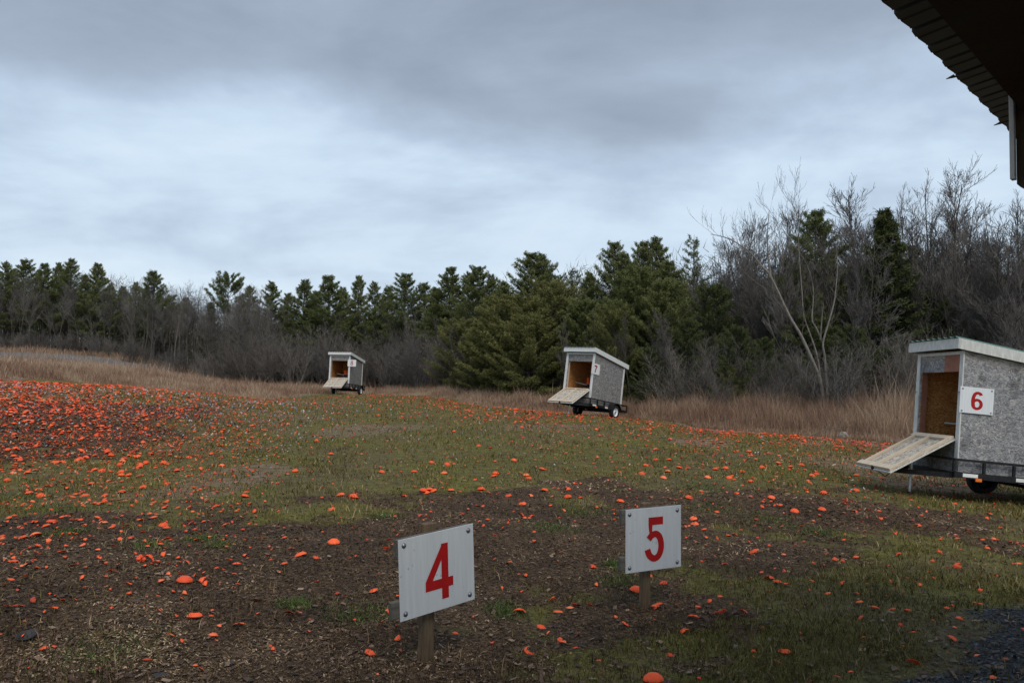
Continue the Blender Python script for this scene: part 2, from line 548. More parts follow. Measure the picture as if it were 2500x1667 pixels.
HUT = {6: (6.452, 11.911, -1.429, -88.435, -5.567, -2.099), 7: (2.254, 27.194, -1.276, -40.052, -9.279, 1.170), 8: (-9.632, 43.332, -1.274, -9.73, -5.486, 0.823)}
TR = 0.245                                   # tyre radius
ctrl = [(0, 0, -1.56), (-.39, 4.1, -1.60), (.95, 5.2, -1.67), (-2.2, 5.1, -1.50), (-2, 9.2, -1.66), (3.5, 5, -1.72), (3, 9, -1.88), (0, 14, -1.80),
        (0, 20, -1.84), (-6, 22, -1.80), (-5, 32, -1.86), (8, 20, -1.98), (9.5, 24.6, -1.98), (14, 28, -2.0), (15, 18, -2.05), (-8, 12.5, -1.76),
        (-8.9, 13.8, -1.62), (-10.5, 18, -1.12), (-15.8, 24, -.60), (-13.5, 27, -.90), (-10.1, 32, -1.68), (-8, 26, -1.72), (-13, 20, -.75), (-20, 22, -.45),
        (-14, 14, -1.1), (-17, 31, -.95), (-12.6, 36, -1.75), (-22, 34, -.75), (-49, 76, .95), (-36, 72, .25), (-33, 60, -.35), (-25, 48, -.75), (-42, 60, .2), (-30, 38, -.4),
        (-21, 60, -2.1), (-24, 68, -2.3), (-17, 60, -2.15), (-16, 48, -2.0), (0, 60, -2.1), (10, 45, -2.05), (25, 40, -2.1), (30, 15, -2.15), (0, 90, -2.2), (-20, 100, -2.2), (-60, 100, .9),
        (40, 70, -2.2), (0, -10, -1.56), (-10, 0, -1.42), (10, 0, -1.8), (-25, 5, -1.0), (20, -10, -1.8), (-20, -20, -1.4), (60, 100, -2), (100, 0, -2), (-100, 0, -.5), (0, -100, -2), (0, 200, -2), (-100, 120, 1.2), (80, -80, -2), (-80, -80, -1)]
for k in HUT:
    m_ = HM(HUT[k])
    for p, dz in (((0, -.354, -.631), 0), ((.787, 1.265, -.351), -TR), ((-.787, 1.265, -.351), -TR)):
        q = m_ @ Vector(p)
        ctrl.append((q.x, q.y, q.z + dz + .012))
ctrl = np.array(ctrl)


def tps_fit(P, lam=0.02):
    d = np.hypot(P[:, None, 0] - P[None, :, 0], P[:, None, 1] - P[None, :, 1]) / 10
    K = np.where(d > 0, d * d * np.log(d + 1e-12), 0) + np.eye(len(P)) * lam
    Q = np.c_[np.ones(len(P)), P[:, :2] / 10]
    A = np.block([[K, Q], [Q.T, np.zeros((3, 3))]])
    return np.linalg.solve(A, np.r_[P[:, 2], 0, 0, 0])


TW = tps_fit(ctrl, 0.004)


def tps(x, y):
    z = TW[-3] + TW[-2] * x / 10 + TW[-1] * y / 10
    for i in range(len(ctrl)):
        d = np.hypot(x - ctrl[i, 0], y - ctrl[i, 1]) / 10
        z = z + TW[i] * np.where(d > 0, d * d * np.log(d + 1e-12), 0)
    return z


NG = 460
uu = np.linspace(-1, 1, NG)
GX = 3.0 * np.sinh(uu * 5.6)
GY = 3.0 * np.sinh(uu * 5.6) + 7.0
XX, YY = np.meshgrid(GX, GY, indexing='ij')
rr = np.hypot(XX, YY)
ZZ = tps(XX, YY)
far = np.clip((rr - 95) / 60, 0, 1)
ZZ = np.where(rr > 95, ZZ * (1 - far) + (-1.6) * far, ZZ)
rel = np.zeros_like(ZZ)
for sc_, amp in ((0.35, 0.05), (1.1, 0.022), (3.3, 0.010)):
    rel += amp * np.array([mnoise.noise(Vector((a * sc_, b * sc_, sc_ * 3))) for a, b in zip(XX.ravel(), YY.ravel())]).reshape(XX.shape)
ZZ = ZZ + rel


def ground(x, y):
    x = np.atleast_1d(np.asarray(x, float))
    y = np.atleast_1d(np.asarray(y, float))
    fx = (np.arcsinh(x / 3.0) / 5.6 + 1) / 2 * (NG - 1)
    fy = (np.arcsinh((y - 7) / 3.0) / 5.6 + 1) / 2 * (NG - 1)
    i = np.clip(fx.astype(int), 0, NG - 2)
    j = np.clip(fy.astype(int), 0, NG - 2)
    a = (x - GX[i]) / (GX[i + 1] - GX[i])
    b = (y - GY[j]) / (GY[j + 1] - GY[j])
    return ZZ[i, j] * (1 - a) * (1 - b) + ZZ[i + 1, j] * a * (1 - b) + ZZ[i, j + 1] * (1 - a) * b + ZZ[i + 1, j + 1] * a * b


def gz(x, y):
    return float(ground(x, y)[0])


def hit(px, py, ymax=120.0):
    """first point of the ground seen through each pixel -> x, y, z, ok"""
    dx, dy, dz = ray(px, py)
    dx, dy, dz = [np.atleast_1d(np.broadcast_to(a, np.broadcast(px, py).shape)).astype(float) for a in (dx, dy, dz)]
    t = np.full(dx.shape, 1.5)
    done = np.zeros(dx.shape, bool)
    step = 1.03
    prev = t.copy()
    for _ in range(150):
        nt_ = np.where(done, t, t * step)
        h = nt_ * dz - ground(nt_ * dx, nt_ * dy)
        new = (~done) & (h <= 0)
        lo = t.copy()
        hi = nt_.copy()
        if new.any():
            a, b = lo[new], hi[new]
            for __ in range(10):
                mth = (a + b) / 2
                hh = mth * dz[new] - ground(mth * dx[new], mth * dy[new])
                b = np.where(hh <= 0, mth, b)
                a = np.where(hh <= 0, a, mth)
            nt_[new] = b
        done |= new
        t = nt_
        if (t > ymax).all() or done.all():
            break
    ok = done & (t * dy < ymax)
    return t * dx, t * dy, t * dz, ok


def topix(x, y, z):
    c, s_ = math.cos(TILT), math.sin(TILT)
    yc = y * c + z * s_
    zc = -y * s_ + z * c
    yc = np.where(np.abs(yc) < 1e-3, 1e-3, yc)
    return 1250 + FPX * x / yc, 833.5 - FPX * zc / yc


# outline of the tall-grass edge, in world metres, worked out once from where it shows
_bx = np.array([-900, -300, 0, 300, 520, 650, 900, 1050, 1150, 1300, 1500, 1700, 2000, 2200, 2500, 3000, 3400])
_by = np.array([925, 924, 927, 940, 957, 975, 962, 968, 985, 1000, 1014, 1045, 1066, 1085, 1100, 1120, 1135])
_ex, _ey, _ez, _ok = hit(_bx, _by)
EDGE_A = np.arctan2(_ex, _ey)
EDGE_D = np.hypot(_ex, _ey)
EDGE_D = np.where(_ok, EDGE_D, 30)


def edge_dist(x, y):
    return np.interp(np.arctan2(x, y), EDGE_A, EDGE_D)


def snoise(x, y, s, seed=0.0):
    """smooth value noise, vectorised"""
    x = np.asarray(x, float) * s + seed * 17.3
    y = np.asarray(y, float) * s + seed * 9.1
    ix, iy = np.floor(x), np.floor(y)
    fx, fy = x - ix, y - iy
    fx, fy = fx * fx * (3 - 2 * fx), fy * fy * (3 - 2 * fy)

    def h(a, b):
        v_ = np.sin(a * 127.1 + b * 311.7 + seed * 74.7) * 43758.5453
        return v_ - np.floor(v_)
    return (h(ix, iy) * (1 - fx) + h(ix + 1, iy) * fx) * (1 - fy) + (h(ix, iy + 1) * (1 - fx) + h(ix + 1, iy + 1) * fx) * fy


def poly_sd(x, y, P):
    """signed distance to polygon, positive inside"""
    P = np.array(P)
    d = np.full(np.shape(x), 1e9)
    ins = np.zeros(np.shape(x), bool)
    n = len(P)
    for i in range(n):
        ax, ay = P[i]
        bx, by = P[(i + 1) % n]
        ex, ey = bx - ax, by - ay
        t = np.clip(((x - ax) * ex + (y - ay) * ey) / (ex * ex + ey * ey + 1e-12), 0, 1)
        d = np.minimum(d, np.hypot(x - ax - t * ex, y - ay - t * ey))
        c = ((ay > y) != (by > y)) & (x < (bx - ax) * (y - ay) / (by - ay + 1e-12) + ax)
        ins ^= c
    return np.where(ins, d, -d)


def world_poly(pix):
    x, y, z, ok = hit(np.array([p[0] for p in pix]), np.array([p[1] for p in pix]))
    return list(zip(x, y))


# bark-mulch bed round the signs, and the mulched foot of the left slope
MULCH1 = world_poly([(-900, 1290), (0, 1265), (150, 1272), (400, 1243), (700, 1240), (1000, 1222), (1300, 1205), (1450, 1180), (1620, 1168), (1900, 1170), (2120, 1200),
                     (2330, 1262), (2260, 1330), (2040, 1350), (1850, 1375), (1700, 1420), (1560, 1480), (1380, 1545), (1150, 1600), (980, 1700), (700, 2000), (-1500, 2100)])
MULCH2 = world_poly([(-600, 990), (0, 985), (250, 975), (480, 985), (640, 985), (520, 1040), (390, 1085), (250, 1118), (120, 1135), (0, 1135), (-600, 1180)])


def masks(x, y):
    n = (snoise(x, y, 0.7, 1) - .5) * 1.6 + (snoise(x, y, 2.3, 2) - .5) * 1.1 + (snoise(x, y, 6.1, 3) - .5) * .7
    m1 = poly_sd(x, y, MULCH1)
    m2 = poly_sd(x, y, MULCH2)
    mul = np.maximum(np.clip(m1 * .75 + n * 1.15 + .5, 0, 1), np.clip(m2 * .6 + n * 1.2 + .35, 0, 1) * .7)
    d = np.hypot(x, y) - edge_dist(x, y)
    tan = np.clip(d * .5 + 1.0 + n * .8, 0, 1) * (y > 3)
    tan = np.maximum(tan, np.clip(.9 * (snoise(x, y, .35, 5) - .68) * 4, 0, .55) * (1 - mul))
    return mul, tan


# dark gravel by the shelter, bottom right
dark_lim = lambda Y: 2.17 + 1.05 * (Y - 4.2) + .14 * np.sin(Y * 3.3) + .07 * np.sin(Y * 9.1)
grvV = np.clip((XX - dark_lim(YY) + .5 * (snoise(XX, YY, 2.0, 41) - .5)) * 1.6 + .5, 0, 1) * (YY < 7) * (YY > -4)
mulV, tanV = masks(XX, YY)
verts = np.stack([XX, YY, ZZ], -1).reshape(-1, 3)
ii = np.arange(NG * NG).reshape(NG, NG)
quads = np.stack([ii[:-1, :-1], ii[1:, :-1], ii[1:, 1:], ii[:-1, 1:]], -1).reshape(-1, 4)
mg, t, b = mat('field_ground', 0.92, 0.15)
P_ = mapped(t)
nA = tex(t, 'n', 0.55, P_, 5, 0.6)
nB = tex(t, 'n', 5.0, P_, 6, 0.7)
nC = tex(t, 'n', 38.0, P_, 4, 0.7)
nD = tex(t, 'v', 55.0, P_)
sp = t.nodes.new('ShaderNodeSeparateColor')
t.links.new(nD.outputs['Color'], sp.inputs[0])
fine = mixc(t, 0.5, nB.outputs[0], nC.outputs[0])
grass = ramp(t, fine, [(0.36, (0.045, 0.035, 0.013)), (0.46, (0.092, 0.083, 0.020)), (0.55, (0.142, 0.135, 0.030)), (0.68, (0.24, 0.185, 0.082))])
grass = mixc(t, ramp(t, nA.outputs[0], [(0.38, (0, 0, 0)), (0.66, (0.7, 0.7, 0.7))]), grass, ramp(t, fine, [(0.35, (0.055, 0.040, 0.024)), (0.65, (0.17, 0.13, 0.078))]))
mulch = ramp(t, mixc(t, 0.45, sp.outputs[0], fine), [(0.2, (0.026, 0.017, 0.010)), (0.5, (0.078, 0.048, 0.027)), (0.72, (0.15, 0.095, 0.054)), (0.9, (0.24, 0.16, 0.095))])
mulch = mixc(t, ramp(t, tex(t, 'n', 1.3, P_, 5, 0.65).outputs[0], [(0.40, (0, 0, 0)), (0.62, (0.55, 0.55, 0.55))]), mulch, (0.036, 0.023, 0.014))
tanc = ramp(t, fine, [(0.35, (0.11, 0.072, 0.048)), (0.65, (0.26, 0.19, 0.13))])
fm = math_node(t, 'ADD', attr(t, 'mulch'), math_node(t, 'MULTIPLY', math_node(t, 'SUBTRACT', nB.outputs[0], 0.5), 1.4))
fm = ramp(t, fm, [(0.38, (0, 0, 0)), (0.62, (1, 1, 1))])
ft = math_node(t, 'ADD', attr(t, 'tan'), math_node(t, 'MULTIPLY', math_node(t, 'SUBTRACT', nB.outputs[0], 0.5), 1.0))
ft = ramp(t, ft, [(0.35, (0, 0, 0)), (0.65, (1, 1, 1))])
col = mixc(t, ft, mixc(t, fm, grass, mulch), tanc)
gcol = ramp(t, mixc(t, 0.6, sp.outputs[0], fine), [(0.25, (0.012, 0.013, 0.015)), (0.55, (0.035, 0.038, 0.043)), (0.75, (0.075, 0.08, 0.088)), (0.92, (0.15, 0.155, 0.165))])
fg = math_node(t, 'ADD', attr(t, 'gravel'), math_node(t, 'MULTIPLY', math_node(t, 'SUBTRACT', nB.outputs[0], 0.5), 1.6))
col = mixc(t, ramp(t, fg, [(0.40, (0, 0, 0)), (0.62, (1, 1, 1))]), col, gcol)
t.links.new(col, b.inputs['Base Color'])
bump(t, b, fine, 0.9, 0.05)
me = np_mesh('ground', verts, quads=quads, m=mg)
for nm, val in (('mulch', mulV), ('tan', tanV), ('gravel', grvV)):
    a_ = me.attributes.new(nm, 'FLOAT', 'POINT')
    a_.data.foreach_set('value', val.astype(np.float32).ravel())
me.polygons.foreach_set('use_smooth', np.ones(len(quads), bool))
tag(link(bpy.data.objects.new('ground', me)), kind='structure')

# grey gravel pad on the far left bench
gp = []
gx0, gy0, _, gok = hit(np.array([-60, 120, 250, 310, 270, 150, 0, -150]), np.array([872, 868, 876, 893, 903, 900, 893, 888]))
cx_, cy_ = -37.0, 62.0
nx_, ny_ = 26, 16
gv, gf = [], []
for i in range(nx_ + 1):
    for j in range(ny_ + 1):
        s_, r_ = i / nx_, j / ny_
        X = -52 + 28 * s_
        Y = 56 + 13 * r_ + 5 * (s_ - .5)
        X = X + (1.8 * math.sin(j * .9)) * (1 if i in (0, nx_) else 0)
        gv.append((X, Y, gz(X, Y) + .04))
for i in range(nx_):
    for j in range(ny_):
        if (i - nx_ / 2) ** 2 / (nx_ / 2) ** 2 + (j - ny_ / 2) ** 2 / (ny_ / 2) ** 2 < 1.02:
            q = i * (ny_ + 1) + j
            gf.append((q, q + ny_ + 1, q + ny_ + 2, q + 1))
M['gravel'] = m_noise('grey_gravel', [(0.3, (0.11, 0.11, 0.112)), (0.7, (0.17, 0.17, 0.17))], 6, 0.9, 0.2)
tag(MB().add(gv, gf).build('gravel_pad', M['gravel'], smooth=True), kind='structure')

DARKG = lambda x, y: (x > dark_lim(y) - .25 * snoise(x, y, 3.0, 41)) & (y < 7)


# ------------------------------------------------------------------ digits on plates (u right, v down, 0..1)
def ribbon(pts, wd):
    pts = [Vector(p) for p in pts]
    L_, R_ = [], []
    for i, p in enumerate(pts):
        a = pts[max(0, i - 1)]
        b = pts[min(len(pts) - 1, i + 1)]
        d = (b - a).normalized()
        n = Vector((-d.y, d.x)) * wd / 2
        L_.append(p + n)
        R_.append(p - n)
    return [[L_[i], L_[i + 1], R_[i + 1], R_[i]] for i in range(len(pts) - 1)]


def smooth_path(pts, n=5):
    o = []
    P = [pts[0]] + list(pts) + [pts[-1]]
    for i in range(1, len(P) - 2):
        p0, p1, p2, p3 = [Vector(q) for q in P[i - 1:i + 3]]
        for k in range(n):
            t_ = k / n
            o.append(.5 * ((2 * p1) + (p2 - p0) * t_ + (2 * p0 - 5 * p1 + 4 * p2 - p3) * t_ ** 2 + (3 * p1 - p0 - 3 * p2 + p3) * t_ ** 3))
    o.append(Vector(pts[-1]))
    return o


def ell(cx, cy, rx, ry, wd, n=28):
    q = []
    for i in range(n):
        a, b = 2 * math.pi * i / n, 2 * math.pi * (i + 1) / n
        f = lambda t, s_: Vector((cx + (rx + s_ * wd / 2) * math.cos(t), cy + (ry + s_ * wd * .5) * math.sin(t)))
        q.append([f(a, 1), f(b, 1), f(b, -1), f(a, -1)])
    return q


def rect(x0, y0, x1, y1):
    return [(x0, y0), (x1, y0), (x1, y1), (x0, y1)]


GLYPH = {
    4: [(0, rect(.546, .165, .637, .868)), (0, [(.546, .19), (.546, .366), (.427, .607), (.331, .607)]), (0, rect(.331, .607, .546, .727)), (0, rect(.637, .607, .700, .727))],
    5: [(0, rect(.403, .154, .663, .278)), (0, [(.403, .278), (.474, .278), (.462, .455), (.434, .53), (.350, .519)])] +
       [(1, q) for q in ribbon(smooth_path([(.405, .497), (.47, .436), (.545, .426), (.602, .485), (.630, .590), (.620, .700), (.575, .785), (.51, .812), (.447, .785), (.405, .730), (.384, .660)]), .102)],
    6: [(0, q) for q in ribbon(smooth_path([(.622, .292), (.590, .232), (.520, .205), (.452, .240), (.408, .330), (.385, .470), (.385, .590), (.408, .710)]), .105)] +
       [(1, q) for q in ell(.508, .640, .123, .168, .100)],
    7: [(0, rect(.315, .155, .665, .285)), (1, [(.535, .284), (.665, .284), (.590, .420), (.475, .420)]), (1, [(.475, .420), (.590, .420), (.535, .60), (.420, .60)]), (1, [(.420, .60), (.535, .60), (.505, .825), (.385, .825)])],
    8: [(0, q) for q in ell(.495, .305, .110, .125, .078)] + [(1, q) for q in ell(.500, .645, .128, .165, .082)],
}


def digit(n, w_, h_, parent, y=-.0016):
    mb = MB()
    for lay, q in GLYPH[n]:
        vs = [((p[0] - .5) * w_, y - .0004 * lay, (.5 - p[1]) * h_) for p in q]
        a = sum(vs[i][0] * vs[(i + 1) % 4][2] - vs[(i + 1) % 4][0] * vs[i][2] for i in range(4))
        f = (0, 1, 2, 3) if a > 0 else (3, 2, 1, 0)
        mb.add(vs, [f])
    return mb.build('digit', M['red_paint'], parent)


def plate(w_, h_, n, parent, mtx, m, th=.004, bolts=True):
    """local: x right, z up, face at y=0 looking to -y"""
    p = MB().box((-w_ / 2, 0, -h_ / 2), (w_ / 2, th, h_ / 2)).build('number_plate', m, parent, bevel=.001)
    p.matrix_local = mtx
    digit(n, w_, h_, p)
    if bolts:
        for sx, sz in ((-1, 1), (1, 1), (1, -1), (-1, -1)):
            b_ = MB().lathe([(0.0001, -.007), (.006, -.0065), (.0095, -.004), (.011, -.0015), (.0135, -.0012), (.0145, -.0003)], 14).build('bolt', M['bolt'], p, smooth=True)
            b_.matrix_local = Matrix.Translation((sx * w_ * .43, 0, sz * h_ * .42)) @ Matrix.Rotation(R(-90), 4, 'X')
    return p


# ------------------------------------------------------------------ number signs 4 and 5
def number_sign(n, pos, yaw, pit, rol, w_, h_, label, post_w, post_off, top, bat_l, top_l):
    Mx = Matrix.Translation(pos) @ Matrix.Rotation(yaw, 4, 'Z') @ Matrix.Rotation(pit, 4, 'X') @ Matrix.Rotation(rol, 4, 'Y')
    zb = gz(pos[0], pos[1])
    root = thing('number_sign', label, 'sign', group='red numbers on white plates standing in the mulch', mtx=Matrix.Translation((pos[0], pos[1], zb)) @ Matrix.Rotation(yaw, 4, 'Z'))
    inv = Matrix.Rotation(-yaw, 4, 'Z') @ Matrix.Translation((-pos[0], -pos[1], -zb))
    loc = inv @ Mx
    plate(w_, h_, n, root, loc, M['plate'])
    for zc, hh in ((h_ / 2 - .05, .098), (-h_ / 2 + .062, .088)):
        b_ = MB().box((-w_ / 2 - bat_l * (1 if zc < 0 else top_l), .0045, -hh / 2), (w_ / 2 - .02, .038, hh / 2)).build('batten', M['grey_wood'], root, bevel=.002)
        b_.matrix_local = loc @ Matrix.Translation((0, 0, zc))
    pp = MB().box((-post_w / 2, .040, -.25), (post_w / 2, .040 + .045, top)).build('post', M['post'], root, bevel=.003)
    pp.matrix_local = Matrix.Translation((post_off, 0, 0)) @ Matrix.Rotation(R(1.0), 4, 'Y')
    return root


number_sign(4, (-.3937, 4.1717, -1.1207), R(41.4), R(.6), R(-2.42), .489, .42, 'white plate with a red 4 on a wooden post, nearest sign in the mulch', .075, -.035, .735, .045, .05)
number_sign(5, (.9556, 5.2732, -1.2014), R(24.46), R(.57), 0, .447, .42, 'white plate with a red 5 on a wooden post where mulch meets grass', .062, -.035, .71, .035, .8)


# ------------------------------------------------------------------ trap huts on trailers
def hut(k, label):
    W, Ln, Hf, Hr, os_, of, orr, fh, fz = 1.22, 1.95, 1.553, 1.322, .061, .144, .183, .153, .278
    mtx = HM(HUT[k])
    root = thing('trap_hut', label, 'trailer hut', group='clay trap huts on small black trailers', mtx=mtx)
    s_ = (Hr - Hf) / Ln
    top = lambda y: Hf + s_ * y
    g = M['osb_mould'] if k == 6 else M['osb_grey']
    trim = M['old_white'] if k == 6 else M['white_trim']
    zb = -.215
    hw = W / 2
    th = .012

    def side(x0, x1, mi):
        return [(x0, -.0015, zb), (x1, -.0015, zb), (x1, Ln - .02, zb), (x0, Ln - .02, zb), (x0, -.0015, top(0)), (x1, -.0015, top(0)), (x1, Ln - .02, top(Ln - .02)), (x0, Ln - .02, top(Ln - .02))]
    F6 = [(0, 3, 2, 1), (4, 5, 6, 7), (0, 1, 5, 4), (1, 2, 6, 5), (2, 3, 7, 6), (3, 0, 4, 7)]
    for sx in (-1, 1):
        mb = MB()
        a, b_, c = sx * (hw - .008), sx * (hw - .014), sx * (hw - .022)
        mb.add(side(min(a, b_), max(a, b_), 0), F6, 0)
        mb.add(side(min(b_, c), max(b_, c), 1), F6, 1)
        mb.build('side_wall', [g, M['osb_fresh']], root)
    mb = MB()
    mb.box((-hw + .022, Ln - .020, zb), (hw - .022, Ln - .012, Hr), 0).box((-hw + .022, Ln - .03, zb), (hw - .022, Ln - .0202, Hr), 1)
    mb.build('rear_wall', [g, M['osb_fresh']], root)
    # front: header, narrow sides, apron under the door
    ot, ox = 1.25, .50
    for nm, a, b_ in (('front_header', (-hw + .024, 0, ot), (hw - .024, th, Hf - .01)), ('front_apron', (-hw + .024, 0, zb), (hw - .024, th, fz - .01)),
                      ('front_side', (-hw + .024, 0, fz - .01), (-ox, th, ot)), ('front_side', (ox, 0, fz - .01), (hw - .024, th, ot))):
        mb = MB().box(a, b_, 0).box((a[0], th + .0005, a[2]), (b_[0], th + .008, b_[2]), 1)
        mb.build(nm, [g, M['osb_fresh']], root)
    if k == 6:
        MB().box((.12, -.006, ot + .004), (hw - .09, -.0015, Hf - .02)).build('header_patch', M['red_board'], root)
    # door jambs inside the opening
    for x in (-ox - .036, ox):
        MB().box((x, .0215, fz), (x + .036, .11, ot)).build('door_stud', M['red_board'] if k == 6 else M['lumber'], root)
    # floor and ceiling
    MB().box((-hw + .03, .03, -.02), (hw - .03, Ln - .04, 0)).build('floor', M['osb_fresh'], root)
    MB().add([(-hw + .03, .03, top(.03) - .05), (hw - .03, .03, top(.03) - .05), (hw - .03, Ln - .04, top(Ln - .04) - .05), (-hw + .03, Ln - .04, top(Ln - .04) - .05),
              (-hw + .03, .03, top(.03) - .03), (hw - .03, .03, top(.03) - .03), (hw - .03, Ln - .04, top(Ln - .04) - .03), (-hw + .03, Ln - .04, top(Ln - .04) - .03)], F6).build('ceiling', M['osb_fresh'], root)
    # corner boards
    for sx in (-1, 1):
        x0, x1 = sorted((sx * hw, sx * (hw - .088)))
        MB().box((x0, -.021, -.02), (x1, -.002, Hf - .002)).build('corner_board', trim, root, bevel=.002)
        x0, x1 = sorted((sx * (hw + .004), sx * (hw - .006)))
        MB().box((x0, Ln - .075, zb), (x1 + (.006 if sx > 0 else 0), Ln + .01, top(Ln))).build('corner_board', trim, root, bevel=.002)
    MB().box((-hw + .089, -.019, Hf - .05), (hw - .089, -.003, Hf - .004)).build('head_board', trim, root)
    # fascia boards, butt-jointed
    ya, yb = -of, Ln + orr
    xa = hw + os_
    za, zc = top(ya), top(yb)
    MB().box((-xa, ya, za), (xa, ya + .02, za + fh)).build('fascia_board', trim, root, bevel=.002)
    MB().box((-xa, yb - .02, zc), (xa, yb, zc + fh)).build('fascia_board', trim, root, bevel=.002)
    for sx in (-1, 1):
        x0, x1 = sorted((sx * xa, sx * (xa - .02)))
        y0, y1 = ya + .021, yb - .021
        vs = [(x0, y0, top(y0)), (x1, y0, top(y0)), (x1, y1, top(y1)), (x0, y1, top(y1)), (x0, y0, top(y0) + fh), (x1, y0, top(y0) + fh), (x1, y1, top(y1) + fh), (x0, y1, top(y1) + fh)]
        MB().add(vs, F6).build('fascia_board', trim, root, bevel=.002)
    # soffit deck under the metal
    y0, y1 = ya + .022, yb - .022
    MB().add([(-xa + .022, y0, top(y0) + fh - .03), (xa - .022, y0, top(y0) + fh - .03), (xa - .022, y1, top(y1) + fh - .03), (-xa + .022, y1, top(y1) + fh - .03),
              (-xa + .022, y0, top(y0) + fh - .018), (xa - .022, y0, top(y0) + fh - .018), (xa - .022, y1, top(y1) + fh - .018), (-xa + .022, y1, top(y1) + fh - .018)], F6).build('roof_deck', M['lumber'], root)
    # ribbed metal roof
    prof = []
    x = -xa - .02
    per = .15
    while x < xa + .02:
        for dx_, dz_ in ((0, 0), (.085, 0), (.10, .022), (.125, .022)):
            if x + dx_ <= xa + .025:
                prof.append((x + dx_, dz_))
        x += per
    vs, fs = [], []
    for y in (ya - .03, yb + .04):
        for lay in (0, .0015):
            vs += [(px_, y, top(y) + fh + .003 + pz_ + lay) for px_, pz_ in prof]
    n = len(prof)
    for i in range(n - 1):
        fs += [(n + i, n + i + 1, 3 * n + i + 1, 3 * n + i), (i + 1, i, 2 * n + i, 2 * n + i + 1), (i, i + 1, n + i + 1, n + i), (2 * n + i + 1, 2 * n + i, 3 * n + i, 3 * n + i + 1)]
    MB().add(vs, fs).build('metal_roof', M['green_tin'] if k == 6 else M['tin'], root)
    # drop-down door flap
    fl, fa = 1.094, .55
    fm = Matrix.Translation((0, -.012, fz)) @ Matrix.Rotation(fa, 4, 'X') @ Matrix.Rotation(R(180), 4, 'Z')
    flap = MB().box((-.51, .01, -.012), (.51, fl, 0), 0).build('door_flap', [M['osb_flap']], root)
    flap.matrix_local = fm
    MB().box((-.535, .005, -.026), (.535, fl + .02, -.0125)).build('flap_skin', trim, flap)
    bt = .038
    bars = [((-.51, .012, .0005), (.51, .012 + .055, bt)), ((-.51, fl - .09, .0005), (.51, fl - .005, bt)), ((-.51, .068, .0005), (-.46, fl - .091, bt)), ((.46, .068, .0005), (.51, fl - .091, bt)), ((-.03, .068, .0005), (.03, fl - .091, bt))]
    if k == 6:
        bars = [((-.51, .012, .0005), (.51, .012 + .09, bt)), ((-.51, fl - .11, .0005), (.51, fl - .005, bt)), ((-.51, .103, .0005), (-.45, fl - .111, bt)), ((.37, .103, .0005), (.43, fl - .111, bt)), ((-.03, .103, .0005), (.04, fl - .111, bt))]
    for a, b_ in bars:
        MB().box(a, b_).build('batten', M['lumber'], flap, bevel=.002)
    for x in (-.4, .4):
        MB().box((x - .03, -.015, -.005), (x + .03, .011, .003)).build('hinge', M['zinc'], flap)
    # hooks on the corner boards
    for sx in (-1, 1):
        MB().tube((sx * (hw - .045), -.022, .95), (sx * (hw - .045), -.045, .94), .006, n=6).tube((sx * (hw - .045), -.045, .94), (sx * (hw - .045), -.045, .905), .006, n=6).build('latch_hook', M['bolt'], root)
    # trailer
    bs = M['black_steel']
    zr, zf = -.03, -.245
    fx, y0, y1 = .665, -.10, Ln + .32
    mb = MB()
    for sx in (-1, 1):
        mb.beam((sx * fx, y0, zf), (sx * fx, y1, zf), .05, .085)
    for y in (y0, .5, 1.1, 1.7, y1):
        mb.beam((-fx + .026, y, zf), (fx - .026, y, zf), .05, .07)
    mb.build('trailer_frame', bs, root)
    mb = MB()
    for sx in (-1, 1):
        mb.beam((sx * fx, y0, zr), (sx * fx, y1, zr), .036, .036)
    mb.beam((-fx + .019, y0, zr), (fx - .019, y0, zr), .036, .036)
    mb.beam((-fx + .019, y1, zr), (fx - .019, y1, zr), .036, .036)
    mb.build('top_rail', bs, root)
    ys = [y0, .34, .78, 1.22, 1.66, y1]
    for sx in (-1, 1):
        for y in ys:
            MB().beam((sx * fx, y, zf + .043), (sx * fx, y, zr - .019), .034, .034, (0, 1, 0)).build('rail_upright', bs, root)
    MB().beam((-.62, y0 + .02, zf - .02), (0, -.78, zf - .06), .05, .07).beam((.62, y0 + .02, zf - .02), (0, -.78, zf - .06), .05, .07).build('tongue', bs, root)
    MB().tube((0, -.74, zf - .04), (0, -.92, zf - .05), .035, .03, 10).lathe([(.001, -.045), (.03, -.04), (.042, -.01), (.035, .025), (.001, .035)], 12, c=(0, -.93, zf - .04)).build('coupler', bs, root, smooth=True)
    MB().add([], []).tube((.02, -.66, zf - .08), (.10, -.80, zf - .16), .007, n=5).tube((.10, -.80, zf - .16), (.02, -.90, zf - .07), .007, n=5).build('safety_chain', bs, root)
    jk = MB().tube((0, -.354, -.60), (0, -.354, -.14), .017, n=10).tube((0, -.354, -.36), (0, -.354, -.10), .026, n=10).build('jack', M['zinc'], root, smooth=False)
    MB().tube((0, -.354, -.631), (0, -.354, -.60), .05, .04, 10).build('jack_foot', bs if k == 6 else M['zinc'], jk)
    MB().tube((-.02, -.354, -.16), (-.13, -.354, -.16), .009, n=6).tube((-.13, -.354, -.16), (-.13, -.354, -.24), .009, n=6).build('crank_handle', bs, jk)
    MB().tube((-.74, 1.265, -.351), (.74, 1.265, -.351), .028, n=8).build('axle', bs, root)
